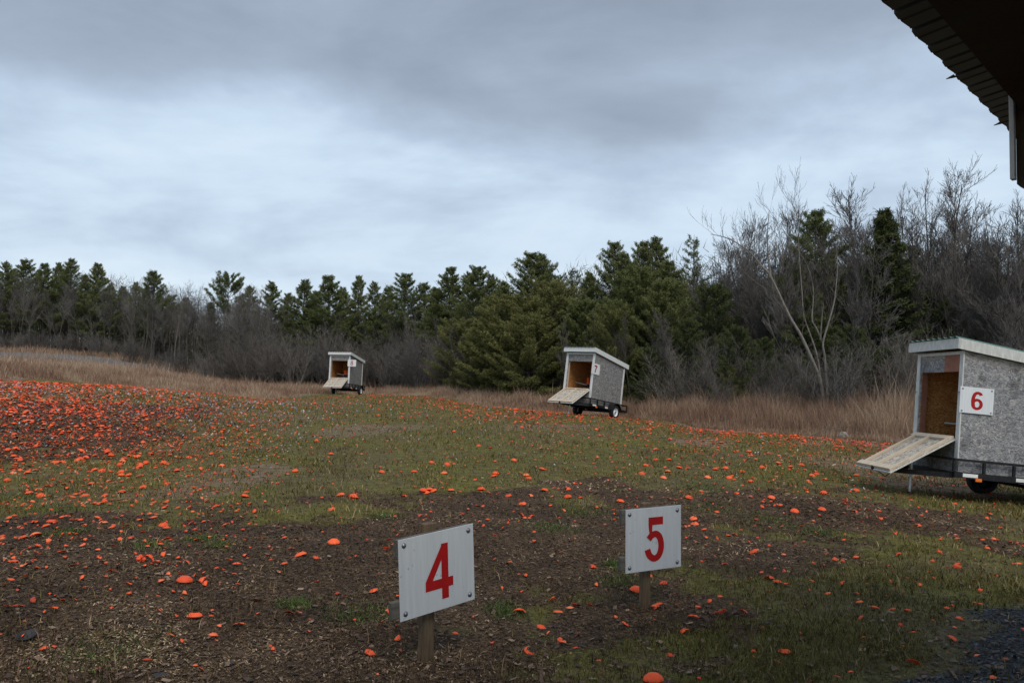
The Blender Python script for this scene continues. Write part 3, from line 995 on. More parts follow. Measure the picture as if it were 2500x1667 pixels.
    for sx in (-1, 1):
        x0 = sx * .787
        wl = MB().lathe([(.150, -.062), (.165, -.072), (.21, -.078), (.232, -.066), (TR, -.04), (TR, .04), (.232, .066), (.21, .078), (.165, .072), (.150, .062)], 32, 'x', (0, 0, 0)).build('wheel', M['rubber'], root, smooth=True)
        wl.location = (x0, 1.265, -.351)
        rm = M['white_rim'] if k != 6 else M['black_steel']
        o_ = sx
        r_ = MB().lathe([(.152, o_ * .058), (.146, o_ * .060), (.140, o_ * .030), (.118, o_ * .018), (.062, o_ * .026), (.050, o_ * .040), (.030, o_ * .046), (.001, o_ * .046)], 28, 'x')
        r_.build('rim', rm, wl, smooth=True)
        mb = MB()
        for i in range(8):
            a = 2 * math.pi * i / 8 + .2
            cy_, cz_ = .092 * math.cos(a), .092 * math.sin(a)
            mb.tube((o_ * .0245, cy_, cz_), (o_ * .0265, cy_, cz_), .013, n=8)
        mb.build('rim_slots', bs, wl)['kind'] = 'stuff'
        MB().tube((o_ * .044, 0, 0), (o_ * .064, 0, 0), .026, .022, 12).build('hub', bs, wl)
        # fender
        vs, fs = [], []
        for i in range(13):
            a = R(8 + 164 * i / 12)
            for xx_ in (-.105, .105):
                for r2 in (.305, .312):
                    vs.append((x0 + xx_, 1.265 + r2 * math.cos(a), -.345 + r2 * math.sin(a)))
        for i in range(12):
            q = i * 4
            fs += [(q, q + 2, q + 6, q + 4), (q + 1, q + 5, q + 7, q + 3), (q, q + 4, q + 5, q + 1), (q + 2, q + 3, q + 7, q + 6)]
        MB().add(vs, fs).build('fender', bs, root)
    for y in (.02, .80):
        MB().box((fx + .0258, y, zf - .022), (fx + .028, y + .22, zf + .028)).build('reflector', M['reflector'], root)
    MB().box((fx + .026, .20, zf - .075), (fx + .05, .29, zf - .030)).build('marker_lamp', M['amber'], root, bevel=.004)
    # number plate
    if k == 6:
        pm = Matrix.Translation((hw + .012, .205, .842)) @ Matrix.Rotation(R(90), 4, 'Z')
        plate(.50, .38, 6, root, pm, M['plate_clean'])
    elif k == 7:
        pm = Matrix.Translation((hw + .012, .085, 1.005)) @ Matrix.Rotation(R(90), 4, 'Z')
        plate(.50, .37, 7, root, pm, M['plate_clean'])
    else:
        pm = Matrix.Translation((hw + .105, -.040, 1.12)) @ Matrix.Rotation(R(.5), 4, 'Y')
        plate(.49, .37, 8, root, pm, M['plate_clean'], bolts=False)
    return root, mtx


def thrower(k, mtx, label):
    root = thing('clay_thrower', label, 'clay thrower', group='throwing machines inside the trap huts', mtx=mtx @ Matrix.Translation({6: (.05, .46, 0), 7: (-.06, .60, 0), 8: (.03, .62, 0)}[k]))
    bs, gm = M['black_steel'], M['machine_grey']
    MB().box((-.22, -.22, 0), (.22, .25, .08)).box((-.10, -.10, .08), (.10, .14, .34)).build('base_frame', bs, root, bevel=.006)
    MB().lathe([(.001, .0), (.13, 0), (.16, .03), (.16, .12), (.12, .17), (.06, .19), (.001, .19)], 18, c=(0, 0, .22)).build('motor_housing', bs if k == 6 else gm, root, smooth=True)
    z0 = .44
    MB().add([(-.34, -.18, z0), (.05, -.26, z0), (.22, -.10, z0), (.22, .2, z0 + .02), (-.1, .22, z0 + .02),
              (-.34, -.18, z0 + .012), (.05, -.26, z0 + .012), (.22, -.10, z0 + .012), (.22, .2, z0 + .032), (-.1, .22, z0 + .032)],
             [(4, 3, 2, 1, 0), (5, 6, 7, 8, 9), (0, 1, 6, 5), (1, 2, 7, 6), (2, 3, 8, 7), (3, 4, 9, 8), (4, 0, 5, 9)]).build('launch_plate', bs, root)
    MB().beam((.04, .0, z0 + .05), (-.36, -.14, z0 + .12 if k != 6 else z0 + .05), .05, .02).build('throwing_arm', gm, root)
    if k != 6:
        mb = MB()
        for i in range(6):
            a = 2 * math.pi * i / 6
            cx, cy = .13 + .13 * math.cos(a), .10 + .13 * math.sin(a)
            for j in range(8):
                mb.lathe([(.001, .0), (.054, .0), (.054, .008), (.042, .016), (.030, .022), (.001, .022)], 12, c=(cx, cy, z0 + .10 + j * .027))
        mb.build('clay_magazine', M['orange_plastic'], root)
        MB().lathe([(.20, 0), (.21, 0), (.21, .012), (.001, .012)], 20, c=(.13, .10, z0 + .085)).build('carousel_plate', gm, root)


LB = {6: 'nearest trap hut with stained grey board walls, red 6 plate and green roof edge', 7: 'trap hut tipped back on its trailer with a red 7 plate at the corner', 8: 'farthest and smallest trap hut with a red 8 plate, left of the others'}
for k in (6, 7, 8):
    r_, mx_ = hut(k, LB[k])
    thrower(k, mx_, 'black clay thrower inside the hut numbered %d' % k if k == 6 else ('clay thrower stacked with orange clays inside the tipped-back hut numbered 7' if k == 7 else 'clay thrower with an orange magazine inside the farthest hut numbered 8'))

# ------------------------------------------------------------------ shelter roof, top right
U = Vector((.68, .733, 0)).normalized()          # along the eave
V = Vector((U.y, -U.x, 0))                       # from the eave in under the roof
ZE = 1.355
E0 = Vector((1.415, 2.928, ZE))
pitch = math.tan(R(9))
sh = thing('shelter', 'dark timber shooting shelter with a ribbed metal eave overhead at top right', 'shelter', (E0.x + 2, E0.y - 3, gz(E0.x + 2, E0.y - 3)))


def SP(s_, t_, dz=0.0):
    """s along the eave, t in from it"""
    p = E0 + U * s_ + V * t_
    return Vector((p.x, p.y, ZE + pitch * t_ + dz))


def sh_build(mb, name, m, bevel=0):
    o = mb.build(name, m, sh, bevel=bevel)
    o.matrix_parent_inverse = Matrix.Translation(-sh.location)
    return o


s0, s1, tD = -5.2, 2.95, 4.6
per = .229
prof = []
x = s0
while x < s1:
    for dx_, dz_ in ((0, 0), (.02, -.0), (.034, .014), (.052, .014), (.052, 0), (.12, 0), (.128, .004), (.14, .004), (.148, 0)):
        prof.append((x + dx_, dz_))
    x += per
n_ = len(prof)
vs, fs = [], []
for tt in (0, .3, tD):
    for lay in (0, .0012):
        for i, (a, z_) in enumerate(prof):
            jag = .005 * math.sin(a * 27.4) if tt == 0 else 0
            vs.append(SP(a, tt + jag, z_ + lay))
for r_i in range(2):
    a = r_i * 2 * n_
    for i in range(n_ - 1):
        fs += [(a + i, a + i + 1, a + 2 * n_ + i + 1, a + 2 * n_ + i), (a + n_ + i + 1, a + n_ + i, a + 3 * n_ + i, a + 3 * n_ + i + 1)]
for i in range(n_ - 1):
    fs.append((i + 1, i, n_ + i, n_ + i + 1))
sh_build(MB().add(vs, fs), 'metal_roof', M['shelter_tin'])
# bent tabs on the eave
for s_, l_ in ((1.02, .03), (2.02, .03)):
    a, b_, c = SP(s_ - .02, 0), SP(s_ + .025, 0), SP(s_ - .03, -l_, -.012)
    sh_build(MB().add([a, b_, c, a + Vector((0, 0, -.004)), b_ + Vector((0, 0, -.004)), c + Vector((0, 0, -.004))], [(0, 1, 2), (5, 4, 3), (0, 3, 4, 1), (1, 4, 5, 2), (2, 5, 3, 0)]), 'bent_tab', M['shelter_tin'])
# fascia beam, purlins, rafters and board lining
ti = .203
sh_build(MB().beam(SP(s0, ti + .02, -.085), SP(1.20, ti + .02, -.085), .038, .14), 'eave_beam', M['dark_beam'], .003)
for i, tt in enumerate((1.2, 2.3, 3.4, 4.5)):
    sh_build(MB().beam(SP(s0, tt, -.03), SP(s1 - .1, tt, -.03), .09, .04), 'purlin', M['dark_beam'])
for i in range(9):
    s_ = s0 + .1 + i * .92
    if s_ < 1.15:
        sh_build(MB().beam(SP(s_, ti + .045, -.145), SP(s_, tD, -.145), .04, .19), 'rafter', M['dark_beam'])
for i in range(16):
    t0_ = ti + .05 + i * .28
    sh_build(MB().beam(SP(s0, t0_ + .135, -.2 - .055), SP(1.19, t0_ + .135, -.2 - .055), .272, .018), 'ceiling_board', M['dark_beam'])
# end beam with its white corner board and bevelled foot
ep = SP(1.17, ti + .014, 0)
mb = MB()
z1, z0 = ZE + .02, .848
a, b_ = ep + U * .012, ep + V * 4.2 + U * .012
mb.add([(a.x, a.y, z1), (b_.x, b_.y, z1), (b_.x, b_.y, z0 - .10), (a.x + V.x * .10, a.y + V.y * .10, z0 - .10), (a.x, a.y, z0 - .02)] +
       [(q[0] + U.x * .09, q[1] + U.y * .09, q[2]) for q in [(a.x, a.y, z1), (b_.x, b_.y, z1), (b_.x, b_.y, z0 - .10), (a.x + V.x * .10, a.y + V.y * .10, z0 - .10), (a.x, a.y, z0 - .02)]],
       [(0, 1, 2, 3, 4), (9, 8, 7, 6, 5), (0, 5, 6, 1), (1, 6, 7, 2), (2, 7, 8, 3), (3, 8, 9, 4), (4, 9, 5, 0)])
sh_build(mb, 'end_beam', M['dark_beam'])
a = ep - V * .012
sh_build(MB().beam((a.x, a.y, z0), (a.x, a.y, z1), .045, .02, tuple(V)), 'corner_trim', M['shelter_trim'], .002)
for s_, t_ in ((1.25, 4.2), (-5.0, 4.2), (-5.0, .2)):
    p = SP(s_, t_)
    sh_build(MB().beam((p.x, p.y, gz(p.x, p.y) - .3), (p.x, p.y, ZE + pitch * t_ - .27), .14, .14, tuple(V)), 'post', M['dark_beam'])


# ------------------------------------------------------------------ trees
def tri_needles(cent, dirs, ln, wd, per_c, spread, val, vj=.15, off=.25):
    """per_c narrow triangles round each centre"""
    n = len(cent)
    c = np.repeat(cent, per_c, 0)
    d = np.repeat(dirs, per_c, 0)
    L_ = np.repeat(ln, per_c) * rng.uniform(.6, 1.25, n * per_c)
    W_ = np.repeat(wd, per_c) * rng.uniform(.6, 1.3, n * per_c)
    r = rng.normal(size=(n * per_c, 3))
    r /= np.linalg.norm(r, axis=1)[:, None]
    dd = d * (1 - spread) + r * spread
    dd /= np.linalg.norm(dd, axis=1)[:, None] + 1e-9
    s_ = np.cross(dd, rng.normal(size=dd.shape))
    s_ /= np.linalg.norm(s_, axis=1)[:, None] + 1e-9
    o = c + r * (L_ * off)[:, None]
    a = o - dd * (L_ * .3)[:, None] - s_ * (W_ / 2)[:, None]
    b_ = o - dd * (L_ * .3)[:, None] + s_ * (W_ / 2)[:, None]
    tip = o + dd * (L_ * .7)[:, None]
    V_ = np.stack([a, b_, tip], 1).reshape(-1, 3)
    T_ = np.arange(len(V_)).reshape(-1, 3)
    vv = np.repeat(np.clip(np.repeat(val, per_c) + rng.normal(0, vj, n * per_c), 0, 1), 3)
    return V_, T_, vv


def conifer_meshes(seed, H, Rad, bare=.18, whorl=.42, droop=.0, dens=1.0, narrow=1.0, ragged=.3, open_=0, m='needles', leaf=.125, rnd=0):
    rs = random.Random(seed)
    tr = MB()
    lean = rs.uniform(-.02, .02)
    seg = 10
    P = [Vector((lean * H * (i / seg) ** 2 + rs.uniform(-.03, .03), rs.uniform(-.03, .03), H * i / seg)) for i in range(seg + 1)]
    P[0] = Vector((0, 0, -.3))
    r0 = H * .0125 + .03
    for i in range(seg):
        tr.tube(P[i], P[i + 1], r0 * (1 - i / seg) + .008, r0 * (1 - (i + 1) / seg) + .008, 7, caps=False)
    cen, dr, vl = [], [], []
    z = H * bare
    ang = rs.uniform(0, 6)
    while z < H * .985:
        f = (z - H * bare) / (H * (1 - bare))
        prof = (1 - f) ** (.45 if rnd else .78) * (.6 + .4 * min(1, f / .2)) + .06
        nb = rs.choice((4, 5, 5, 6)) if not open_ else rs.choice((3, 4))
        for b_ in range(nb):
            ang += 2 * math.pi / nb + rs.uniform(-.35, .35)
            ln = Rad * prof * narrow * rs.uniform(1 - ragged, 1 + ragged * .6)
            if rs.random() < .07 + .08 * open_:
                continue
            up = rs.uniform(.08, .42) + .5 * f - droop
            base = Vector((lean * H * (z / H) ** 2, 0, z))
            d = Vector((math.cos(ang), math.sin(ang), up)).normalized()
            k = max(2, int(ln / .35))
            pts = [base]
            for i in range(k):
                d = (d + Vector((rs.uniform(-.12, .12), rs.uniform(-.12, .12), rs.uniform(-.02, .09) - droop * .1))).normalized()
                pts.append(pts[-1] + d * ln / k)
            rb = .010 + ln * .011
            for i in range(k):
                tr.tube(pts[i], pts[i + 1], rb * (1 - i / k) + .004, rb * (1 - (i + 1) / k) + .003, 3, caps=False)
            # foliage pads: flat sprays along the outer part of each limb
            nt_ = int(ln * 42 * dens * (1 if not open_ else .7)) + 6
            for i in range(nt_):
                q = rs.uniform(.22, 1.05) ** .8
                idx = min(k - 1, int(q * k))
                p = pts[idx].lerp(pts[idx + 1], min(1.1, q * k - idx))
                sw = (.10 + .36 * ln * (1 - abs(q - .55)) * .55)
                side_ = Vector((-d.y, d.x, 0))
                o = p + side_ * rs.uniform(-sw, sw) + Vector((0, 0, rs.uniform(-.05, .12))) + d * rs.uniform(-.05, .1)
                cen.append(o)
                dr.append((d * .6 + side_ * rs.uniform(-.6, .6) + Vector((0, 0, .45))).normalized())
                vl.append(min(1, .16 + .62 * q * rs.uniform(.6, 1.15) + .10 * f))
        z += whorl * rs.uniform(.7, 1.3) * (1 - .45 * f)
    cen, dr, vl = np.array([tuple(c) for c in cen]), np.array([tuple(c) for c in dr]), np.array(vl)
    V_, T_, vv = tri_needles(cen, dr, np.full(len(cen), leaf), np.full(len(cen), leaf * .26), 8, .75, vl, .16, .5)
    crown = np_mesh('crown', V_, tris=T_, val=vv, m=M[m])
    me_t = bpy.data.meshes.new('trunk')
    me_t.from_pydata(tr.v, [], tr.f)
    me_t.materials.append(M['bark'])
    me_t.update()
    return me_t, crown, H


def bare_meshes(seed, H, style='forest', m_tr='bark', m_tw='twig', tw=.0048, depth=4, full=1.0):
    rs = random.Random(seed)
    tr, br = MB(), MB()

    def grow(p, d, ln, r, lev, tgt):
        k = max(2, int(ln / (.5 if lev < 2 else .28)))
        pts = [p]
        dirs = [d]
        for i in range(k):
            wob = .06 if lev == 0 else .13
            d = (d + Vector((rs.uniform(-wob, wob), rs.uniform(-wob, wob), rs.uniform(-.03, .10 if lev else .03)))).normalized()
            pts.append(pts[-1] + d * ln / k)
            dirs.append(d)
        for i in range(k):
            ra = max(tw * .8, r * (1 - .8 * i / k))
            rb = max(tw * .7, r * (1 - .8 * (i + 1) / k))
            tgt.tube(pts[i], pts[i + 1], ra, rb, 6 if lev == 0 else 3, caps=False, a=rs.random() if lev > 0 else .5)
        if lev >= depth:
            return
        nb = {0: int(H * 3.0 * full), 1: int(4 + ln * 4.0 * full), 2: int(2 + ln * 4.5 * full), 3: int(1 + ln * 5 * full)}[lev]
        for i in range(nb):
            q = rs.uniform({0: .28 if style != 'tall' else .45, 1: .15, 2: .12, 3: .15}[lev], .98)
            idx = min(k - 1, int(q * k))
            pp = pts[idx].lerp(pts[idx + 1], q * k - idx)
            dd = dirs[idx]
            ax = dd.orthogonal().normalized()
            ax.rotate(Matrix.Rotation(rs.uniform(0, 6.283), 3, dd))
            a = R(rs.uniform(24, 52))
            if style == 'upright':
                a *= .62
            nd = (dd * math.cos(a) + ax * math.sin(a)).normalized()
            nd = (nd + Vector((0, 0, .18 if lev < 2 else .1))).normalized()
            frac = (1 - q * .65)
            l2 = ln * {0: .42, 1: .52, 2: .55, 3: .5}[lev] * frac * rs.uniform(.6, 1.15)
            if l2 < .16:
                continue
            grow(pp, nd, l2, max(tw, r * (1 - .8 * q) * .55), lev + 1, br)

    if style == 'shrub':
        ns = rs.randint(7, 11)
        for i in range(ns):
            a = rs.uniform(0, 6.283)
            t_ = rs.uniform(.05, .6)
            d = Vector((math.cos(a) * t_, math.sin(a) * t_, 1)).normalized()
            b0 = Vector((math.cos(a) * .2, math.sin(a) * .2, -.1))
            k0 = len(br.v)
            grow(b0, d, H * rs.uniform(.7, 1.05), .012 + .004 * H / 3, 1, tr if i < 1 else br)
    elif style == 'fork':
        a = rs.uniform(0, 6.283)
        grow(Vector((0, 0, -.2)), Vector((.02, 0, 1)), H * .3, H * .012 + .03, 3 if False else 1, tr)
        for s_ in (0, 2.1, 4.2):
            t_ = rs.uniform(.18, .38)
            d = Vector((math.cos(a + s_) * t_, math.sin(a + s_) * t_, 1)).normalized()
            grow(Vector((0, 0, H * .05)), d, H * rs.uniform(.8, 1.0), H * .006 + .015, 0, tr if s_ == 0 else br)
    else:
        grow(Vector((0, 0, -.3)), Vector((rs.uniform(-.04, .04), rs.uniform(-.04, .04), 1)).normalized(), H, H * .0062 + .012, 0, tr)
    res_ = []
    for nm, mb, mm in (('trunk', tr, M[m_tr]), ('branches', br, M[m_tw])):
        me_ = bpy.data.meshes.new(nm)
        me_.from_pydata(mb.v, [], mb.f)
        me_.materials.append(mm)
        at = me_.attributes.new('v', 'FLOAT', 'POINT')
        at.data.foreach_set('value', mb.a)
        me_.update()
        res_.append(me_)
    return res_[0], res_[1], H


def place(name, meshes, x, y, h, label, cat, group, rz=None, wide=1.0):
    s_ = h / meshes[2]
    r_ = thing(name, label, cat, (x, y, gz(x, y)), group)
    r_.rotation_euler = (0, 0, random.uniform(0, 6.283) if rz is None else rz)
    r_.scale = (s_ * wide, s_ * wide, s_)
    link(bpy.data.objects.new('trunk', meshes[0]), r_)
    link(bpy.data.objects.new('crown', meshes[1]), r_)
    return r_


CON = [conifer_meshes(1, 10, 3.0), conifer_meshes(2, 10, 2.6, bare=.25, ragged=.4), conifer_meshes(3, 10, 3.2, bare=.3, whorl=.5, ragged=.45),
       conifer_meshes(4, 10, 2.3, bare=.2, whorl=.4, ragged=.35), conifer_meshes(5, 10, 2.6, bare=.4, whorl=.55, open_=1, ragged=.5)]
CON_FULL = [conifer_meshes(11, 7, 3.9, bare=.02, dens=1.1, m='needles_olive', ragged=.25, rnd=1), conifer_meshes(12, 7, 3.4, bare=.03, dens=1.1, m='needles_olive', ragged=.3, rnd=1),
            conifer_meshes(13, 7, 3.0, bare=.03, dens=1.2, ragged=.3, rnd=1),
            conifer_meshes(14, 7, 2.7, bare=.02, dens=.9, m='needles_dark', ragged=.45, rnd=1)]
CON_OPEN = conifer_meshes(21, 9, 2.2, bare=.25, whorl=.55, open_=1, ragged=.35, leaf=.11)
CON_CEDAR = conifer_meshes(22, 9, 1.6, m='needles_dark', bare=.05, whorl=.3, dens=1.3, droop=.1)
FLAGPINE = conifer_meshes(27, 10, 3.6, bare=.62, whorl=.42, open_=1, ragged=.5, leaf=.16, dens=1.5)
BARE = [bare_meshes(31, 9, 'forest'), bare_meshes(32, 9, 'upright'), bare_meshes(33, 9, 'forest'), bare_meshes(34, 10, 'tall'), bare_meshes(35, 9, 'tall'), bare_meshes(36, 9, 'upright', full=1.2), bare_meshes(37, 8, 'fork', depth=3)]
BARE_R = [bare_meshes(61, 9, 'upright', tw=.0085, full=1.15), bare_meshes(62, 9, 'forest', tw=.008, full=1.1), bare_meshes(63, 10, 'tall', tw=.0085, full=1.2)]
BARE_PALE = [bare_meshes(41, 9, 'tall', 'bark_pale', 'twig_pale'), bare_meshes(42, 9, 'upright', 'bark_pale', 'twig_pale')]
SHRUB = [bare_meshes(51, 4, 'shrub', m_tw='twig', tw=.005), bare_meshes(52, 4, 'shrub', m_tw='twig_pale', tw=.005), bare_meshes(53, 4, 'shrub', m_tw='twig', tw=.005)]

_fx = np.array([-1500, -600, 0, 450, 540, 600, 800, 1000, 1100, 1250, 1400, 1550, 1700, 1850, 2000, 2200, 2500, 3000, 4200])
_fd = np.array([95, 84, 76, 70, 66, 62, 60, 56, 50, 44, 41, 38, 35, 32, 31, 29, 27, 26, 26])


def front(px):
    return float(np.interp(px, _fx, _fd))


def at_px(px, Y):
    return (px - 1250) / FPX * Y


def tree_at(name, meshes, px, topy, off, label, cat, group, wide=1.0):
    """stand a tree at depth front()+off so that its tip reaches the skyline height seen there"""
    Y = front(px) + off
    X = at_px(px, Y)
    h = max(1.2, (HY - topy) / FPX * Y - gz(X, Y))
    return place(name, meshes, X, Y, h, label, cat, group, wide=wide * random.uniform(.82, 1.22))


GC = 'evergreens along the tree line'
conifers = [
    (8, 640, 4, 1, 'dark pine at the extreme left end of the tree line'), (62, 634, 8, 2, 'dense dark pine second from the left end of the woods'), (104, 645, 3, 0, 'shaded pine among bare trunks near the left end'),
    (138, 640, 9, 3, 'narrow pine tip between two broad pines at far left'), (170, 632, 5, 2, 'tall ragged pine towering over the far left bench'), (203, 672, 2, 1, 'lower pine between the two tall far left pines'),
    (238, 644, 3, 0, 'conical pine standing free above the grass bank left'), (330, 688, 6, 3, 'small pine tip beside the broad layered pine at left'), (374, 662, 3, 2, 'broad layered pine above a pale trunk behind the bank'),
    (28, 655, 11, 3, 'dark pine filling the gap right of the extreme left pine'), (85, 668, 2, 4, 'thin-limbed pine in front of the second and third left pines'), (155, 660, 12, 0, 'dark pine backing the narrow tip at far left'), (270, 690, 9, 3, 'dark low pine between the free conical pine and the bare crowns'), (300, 700, 12, 0, 'dim pine far back behind bare crowns left of the broad layered pine'), (355, 700, 10, 3, 'dim narrow pine behind the broad layered pine'),
    (450, 728, 12, 0, 'dim pine far back left of the lone flag-shaped pine'), (515, 738, 10, 3, 'small dim pine just left of the lone flag-shaped pine'), (590, 730, 11, 0, 'dim pine far back right of the lone flag-shaped pine'), (700, 715, 6, 3, 'pine filling the dip left of the round-shouldered pine'), (770, 712, 7, 0, 'dark pine filling the dip left of the full green pine'), (945, 705, 6, 0, 'dark pine filling the dip left of the layered blue-green pine'),
    (415, 722, 10, 1, 'low dark pine tip among bare crowns left of the lone pine'), (612, 700, 9, 1, 'thin dark pine right of the lone flag-shaped pine'), (660, 690, 4, 1, 'sparse pine half hidden by a grey bare tree'), (742, 682, 3, 3, 'round-shouldered pine up left of the hut numbered 8'),
    (805, 676, 2, 0, 'full green pine standing straight behind the hut numbered 8'), (838, 700, 8, 3, 'green pine just right of the full one behind hut 8'), (873, 672, 4, 3, 'slender spired pine up right of the hut numbered 8'),
    (915, 690, 2, 1, 'yellowish pine right of the slender spired pine'), (986, 668, 3, 2, 'layered blue-green pine with sky showing through its limbs'), (1038, 692, 5, 1, 'small-topped pine in the middle of the tree line'),
    (1062, 700, 2, 3, 'short pine filling the middle skyline dip'), (1095, 655, 4, 0, 'pine with a fine pointed top in the middle skyline'), (1140, 668, 5, 1, 'dark pine between two pointed middle pines'), (1165, 650, 3, 2, 'broad green pine left of the twin-topped pine'),
    (1200, 668, 4, 3, 'green pine shouldering the twin-topped pine'), (1225, 690, 2, 1, 'lower pine left below the twin-topped pine'), (1296, 618, 5, 2, 'tall twin-topped pine left above the hut numbered 7'), (1325, 622, 6, 1, 'second tip of the dense tall pine pair left above hut 7'),
    (1350, 640, 4, 4, 'thin airy pine just right of the twin-topped pine'), (1402, 655, 5, 4, 'loose scraggly pine above the hut numbered 7'), (1440, 668, 3, 1, 'low pine in the skyline dip above hut 7'),
    (1500, 592, 5, 2, 'big dark pine right above the hut numbered 7'), (1530, 622, 3, 0, 'pine shoulder right of the big dark pine above hut 7'), (1568, 590, 5, 2, 'pale-tipped pine beside the darkest skyline spire'), (1608, 578, 6, 3, 'darkest pointed pine in the right middle skyline'),
    (1640, 640, 2, 0, 'round green pine under the darkest skyline spire'), (1990, 514, .5, 2, 'tallest layered pine rising out of bare branches at right'), (1958, 650, -1, 0, 'dark lower pine beneath the tallest layered pine'), (2030, 640, 0, 1, 'dark pine crown right under the tallest layered pine'),
    (2240, 600, 9, 1, 'dark pine screened by bare crowns above hut 6'), (2420, 640, 8, 0, 'dark pine behind the bare crowns at the right edge')]
for px, ty, off, v_, lab in conifers:
    tree_at('pine_tree', CON[v_], px, ty, off, lab, 'pine tree', GC)
tree_at('pine_tree', FLAGPINE, 556, 670, 5, 'lone flag-shaped pine standing above the bare trees at left', 'pine tree', GC, .75)
tree_at('pine_tree', CON_OPEN, 1692, 572, 5, 'airy open pine standing alone against the sky right of centre', 'pine tree', GC)
tree_at('cedar_tree', CON_CEDAR, 2172, 512, 0, 'narrow dark cedar wrapped in bare branches left above hut 6', 'cedar tree', GC, 1.3)
fulls = [(1250, 735, -3.5, 0, 'broad olive pine bush in front of the woods left of hut 7'), (1345, 700, -2.5, 1, 'tall olive pine bush directly left behind hut 7'), (1128, 790, -3, 0, 'olive pine bush farthest left in front of the grey brush'), (1290, 780, -5, 0, 'low spreading olive pine bush just left of hut 7'), (1190, 800, -4.5, 1, 'small olive pine at the left foot of the broad one'), (1420, 745, -3, 2, 'green pine bush straight behind the hut numbered 7'),
         (1560, 668, -2, 2, 'big rounded green pine right behind the hut numbered 7'), (1500, 760, -4, 0, 'young olive pine just right of hut 7 roof'), (1625, 700, -2, 2, 'rounded dark green pine right of the big rounded one'), (1590, 850, -5, 3, 'low dark green pine bush right of hut 7'),
         (1680, 780, -3, 3, 'dark green pine bush below the airy open pine'), (1800, 800, -5.5, 3, 'dark green young pine left of the pale forked tree'), (1862, 830, -3, 3, 'small green pine left beside the pale forked tree'), (1780, 900, -6, 1, 'low light green shrub pine at the tall grass edge'),
         (2080, 800, -5.5, 3, 'dark green low pine right of the pale forked tree'), (2170, 850, -5.5, 3, 'dark low pine left behind the hut numbered 6'), (1980, 770, -1.5, 3, 'dark green pine right behind the pale forked tree'), (2300, 720, 1.5, 3, 'dark pine mass above the roof of hut 6'),
         (1740, 700, -1, 3, 'dark pine under bare crowns right of the airy pine'), (2450, 680, 2.5, 3, 'dark pine mass at the right edge above hut 6')]
for px, ty, off, v_, lab in fulls:
    tree_at('young_pine', CON_FULL[v_], px, ty, off, lab, 'pine tree', 'young pines filling the edge of the woods')

# bare trees that make the right-hand skyline
GB = 'bare trees rising over the right-hand skyline'
for px, ty, off, v_, lab in [(1775, 530, 3, 5, 'tall bare tree first right of the airy open pine'), (1830, 520, 4, 1, 'tall bare tree left of the tallest layered pine'), (1868, 500, 2, 5, 'slim bare tree with upswept twigs left of the tallest pine'), (1925, 505, 7, 1, 'bare tree whose tips stand just left of the tallest pine'),
                         (2075, 500, 3, 0, 'spreading bare tree between tallest pine and cedar'), (2120, 480, 5, 5, 'bare crown left of the narrow dark cedar'), (2215, 470, 4, 1, 'bare crown right of the narrow dark cedar'), (2275, 440, 2, 1, 'tallest bare tree on the right with a twin whip top'),
                         (2325, 440, 3, 5, 'bare tree next right of the tallest twin-whip tree'), (2380, 490, 4, 0, 'bare tree second from the right end above hut 6'), (2440, 475, 2, 5, 'bare tree at the right end under the shelter trim'), (2490, 490, 3, 1, 'bare tree cut by the right edge of the picture'),
                         (2350, 520, 8, 2, 'dense twiggy bare crown above the roof of hut 6'), (2160, 540, 1, 2, 'twiggy bare tree in front of the narrow dark cedar'), (2020, 560, 1, 5, 'bare tree in front of the tallest layered pine')]:
    tree_at('bare_tree', BARE_R[v_ % 3], px, ty, off, lab, 'bare tree', GB, .95)

# pale forked tree standing in the tall grass, built limb by limb
Yf = 24.6
zs = .4464
stems = [([(832, 1460), (795, 1210), (770, 1130), (690, 950), (620, 830), (520, 620), (470, 560), (400, 480), (290, 410), (190, 385)], .066, 0),
         ([(797, 1215), (775, 1060), (745, 960), (700, 830), (690, 700), (676, 520), (668, 380), (650, 250), (600, 180)], .028, .4),
         ([(838, 1460), (825, 1200), (815, 1060), (805, 980), (835, 870), (865, 760), (878, 650), (884, 560), (880, 440), (905, 380)], .044, -.3),
         ([(806, 985), (770, 900), (745, 850), (752, 740), (745, 640), (700, 520), (560, 330), (490, 220)], .024, .8),
         ([(790, 960), (800, 830), (808, 760)], .03, -.5), ([(770, 1130), (735, 1080), (715, 1130), (716, 1190)], .02, .2),
         ([(520, 620), (505, 500), (500, 400), (510, 260)], .032, -.2), ([(620, 830), (560, 760), (500, 690), (430, 640), (340, 560)], .02, .5)]
fx_, fy_, fz_, _ = hit(np.array([2018]), np.array([1045]))
root = thing('forked_tree', 'pale forked bare tree leaning left out of the tall dry grass', 'bare tree', (at_px(2022, Yf), Yf, gz(at_px(2022, Yf), Yf)))
tr, br = MB(), MB()
rs = random.Random(5)


def twig(p, d, ln, r, lev):
    k = 4
    q = p
    for i in range(k):
        d = (d + Vector((rs.uniform(-.18, .18), rs.uniform(-.18, .18), rs.uniform(-.05, .16)))).normalized()
        n2 = q + d * ln / k
        br.tube(q, n2, max(.0035, r * (1 - i / k)), max(.0025, r * (1 - (i + 1) / k)), 3, caps=False, a=rs.random())
        if lev < 2 and rs.random() < .85:
            s_ = Vector((rs.uniform(-1, 1), rs.uniform(-1, 1), rs.uniform(-.1, 1))).normalized()
            twig(n2, (d * .8 + s_ * .55).normalized(), ln * .5, r * .55, lev + 1)
        q = n2


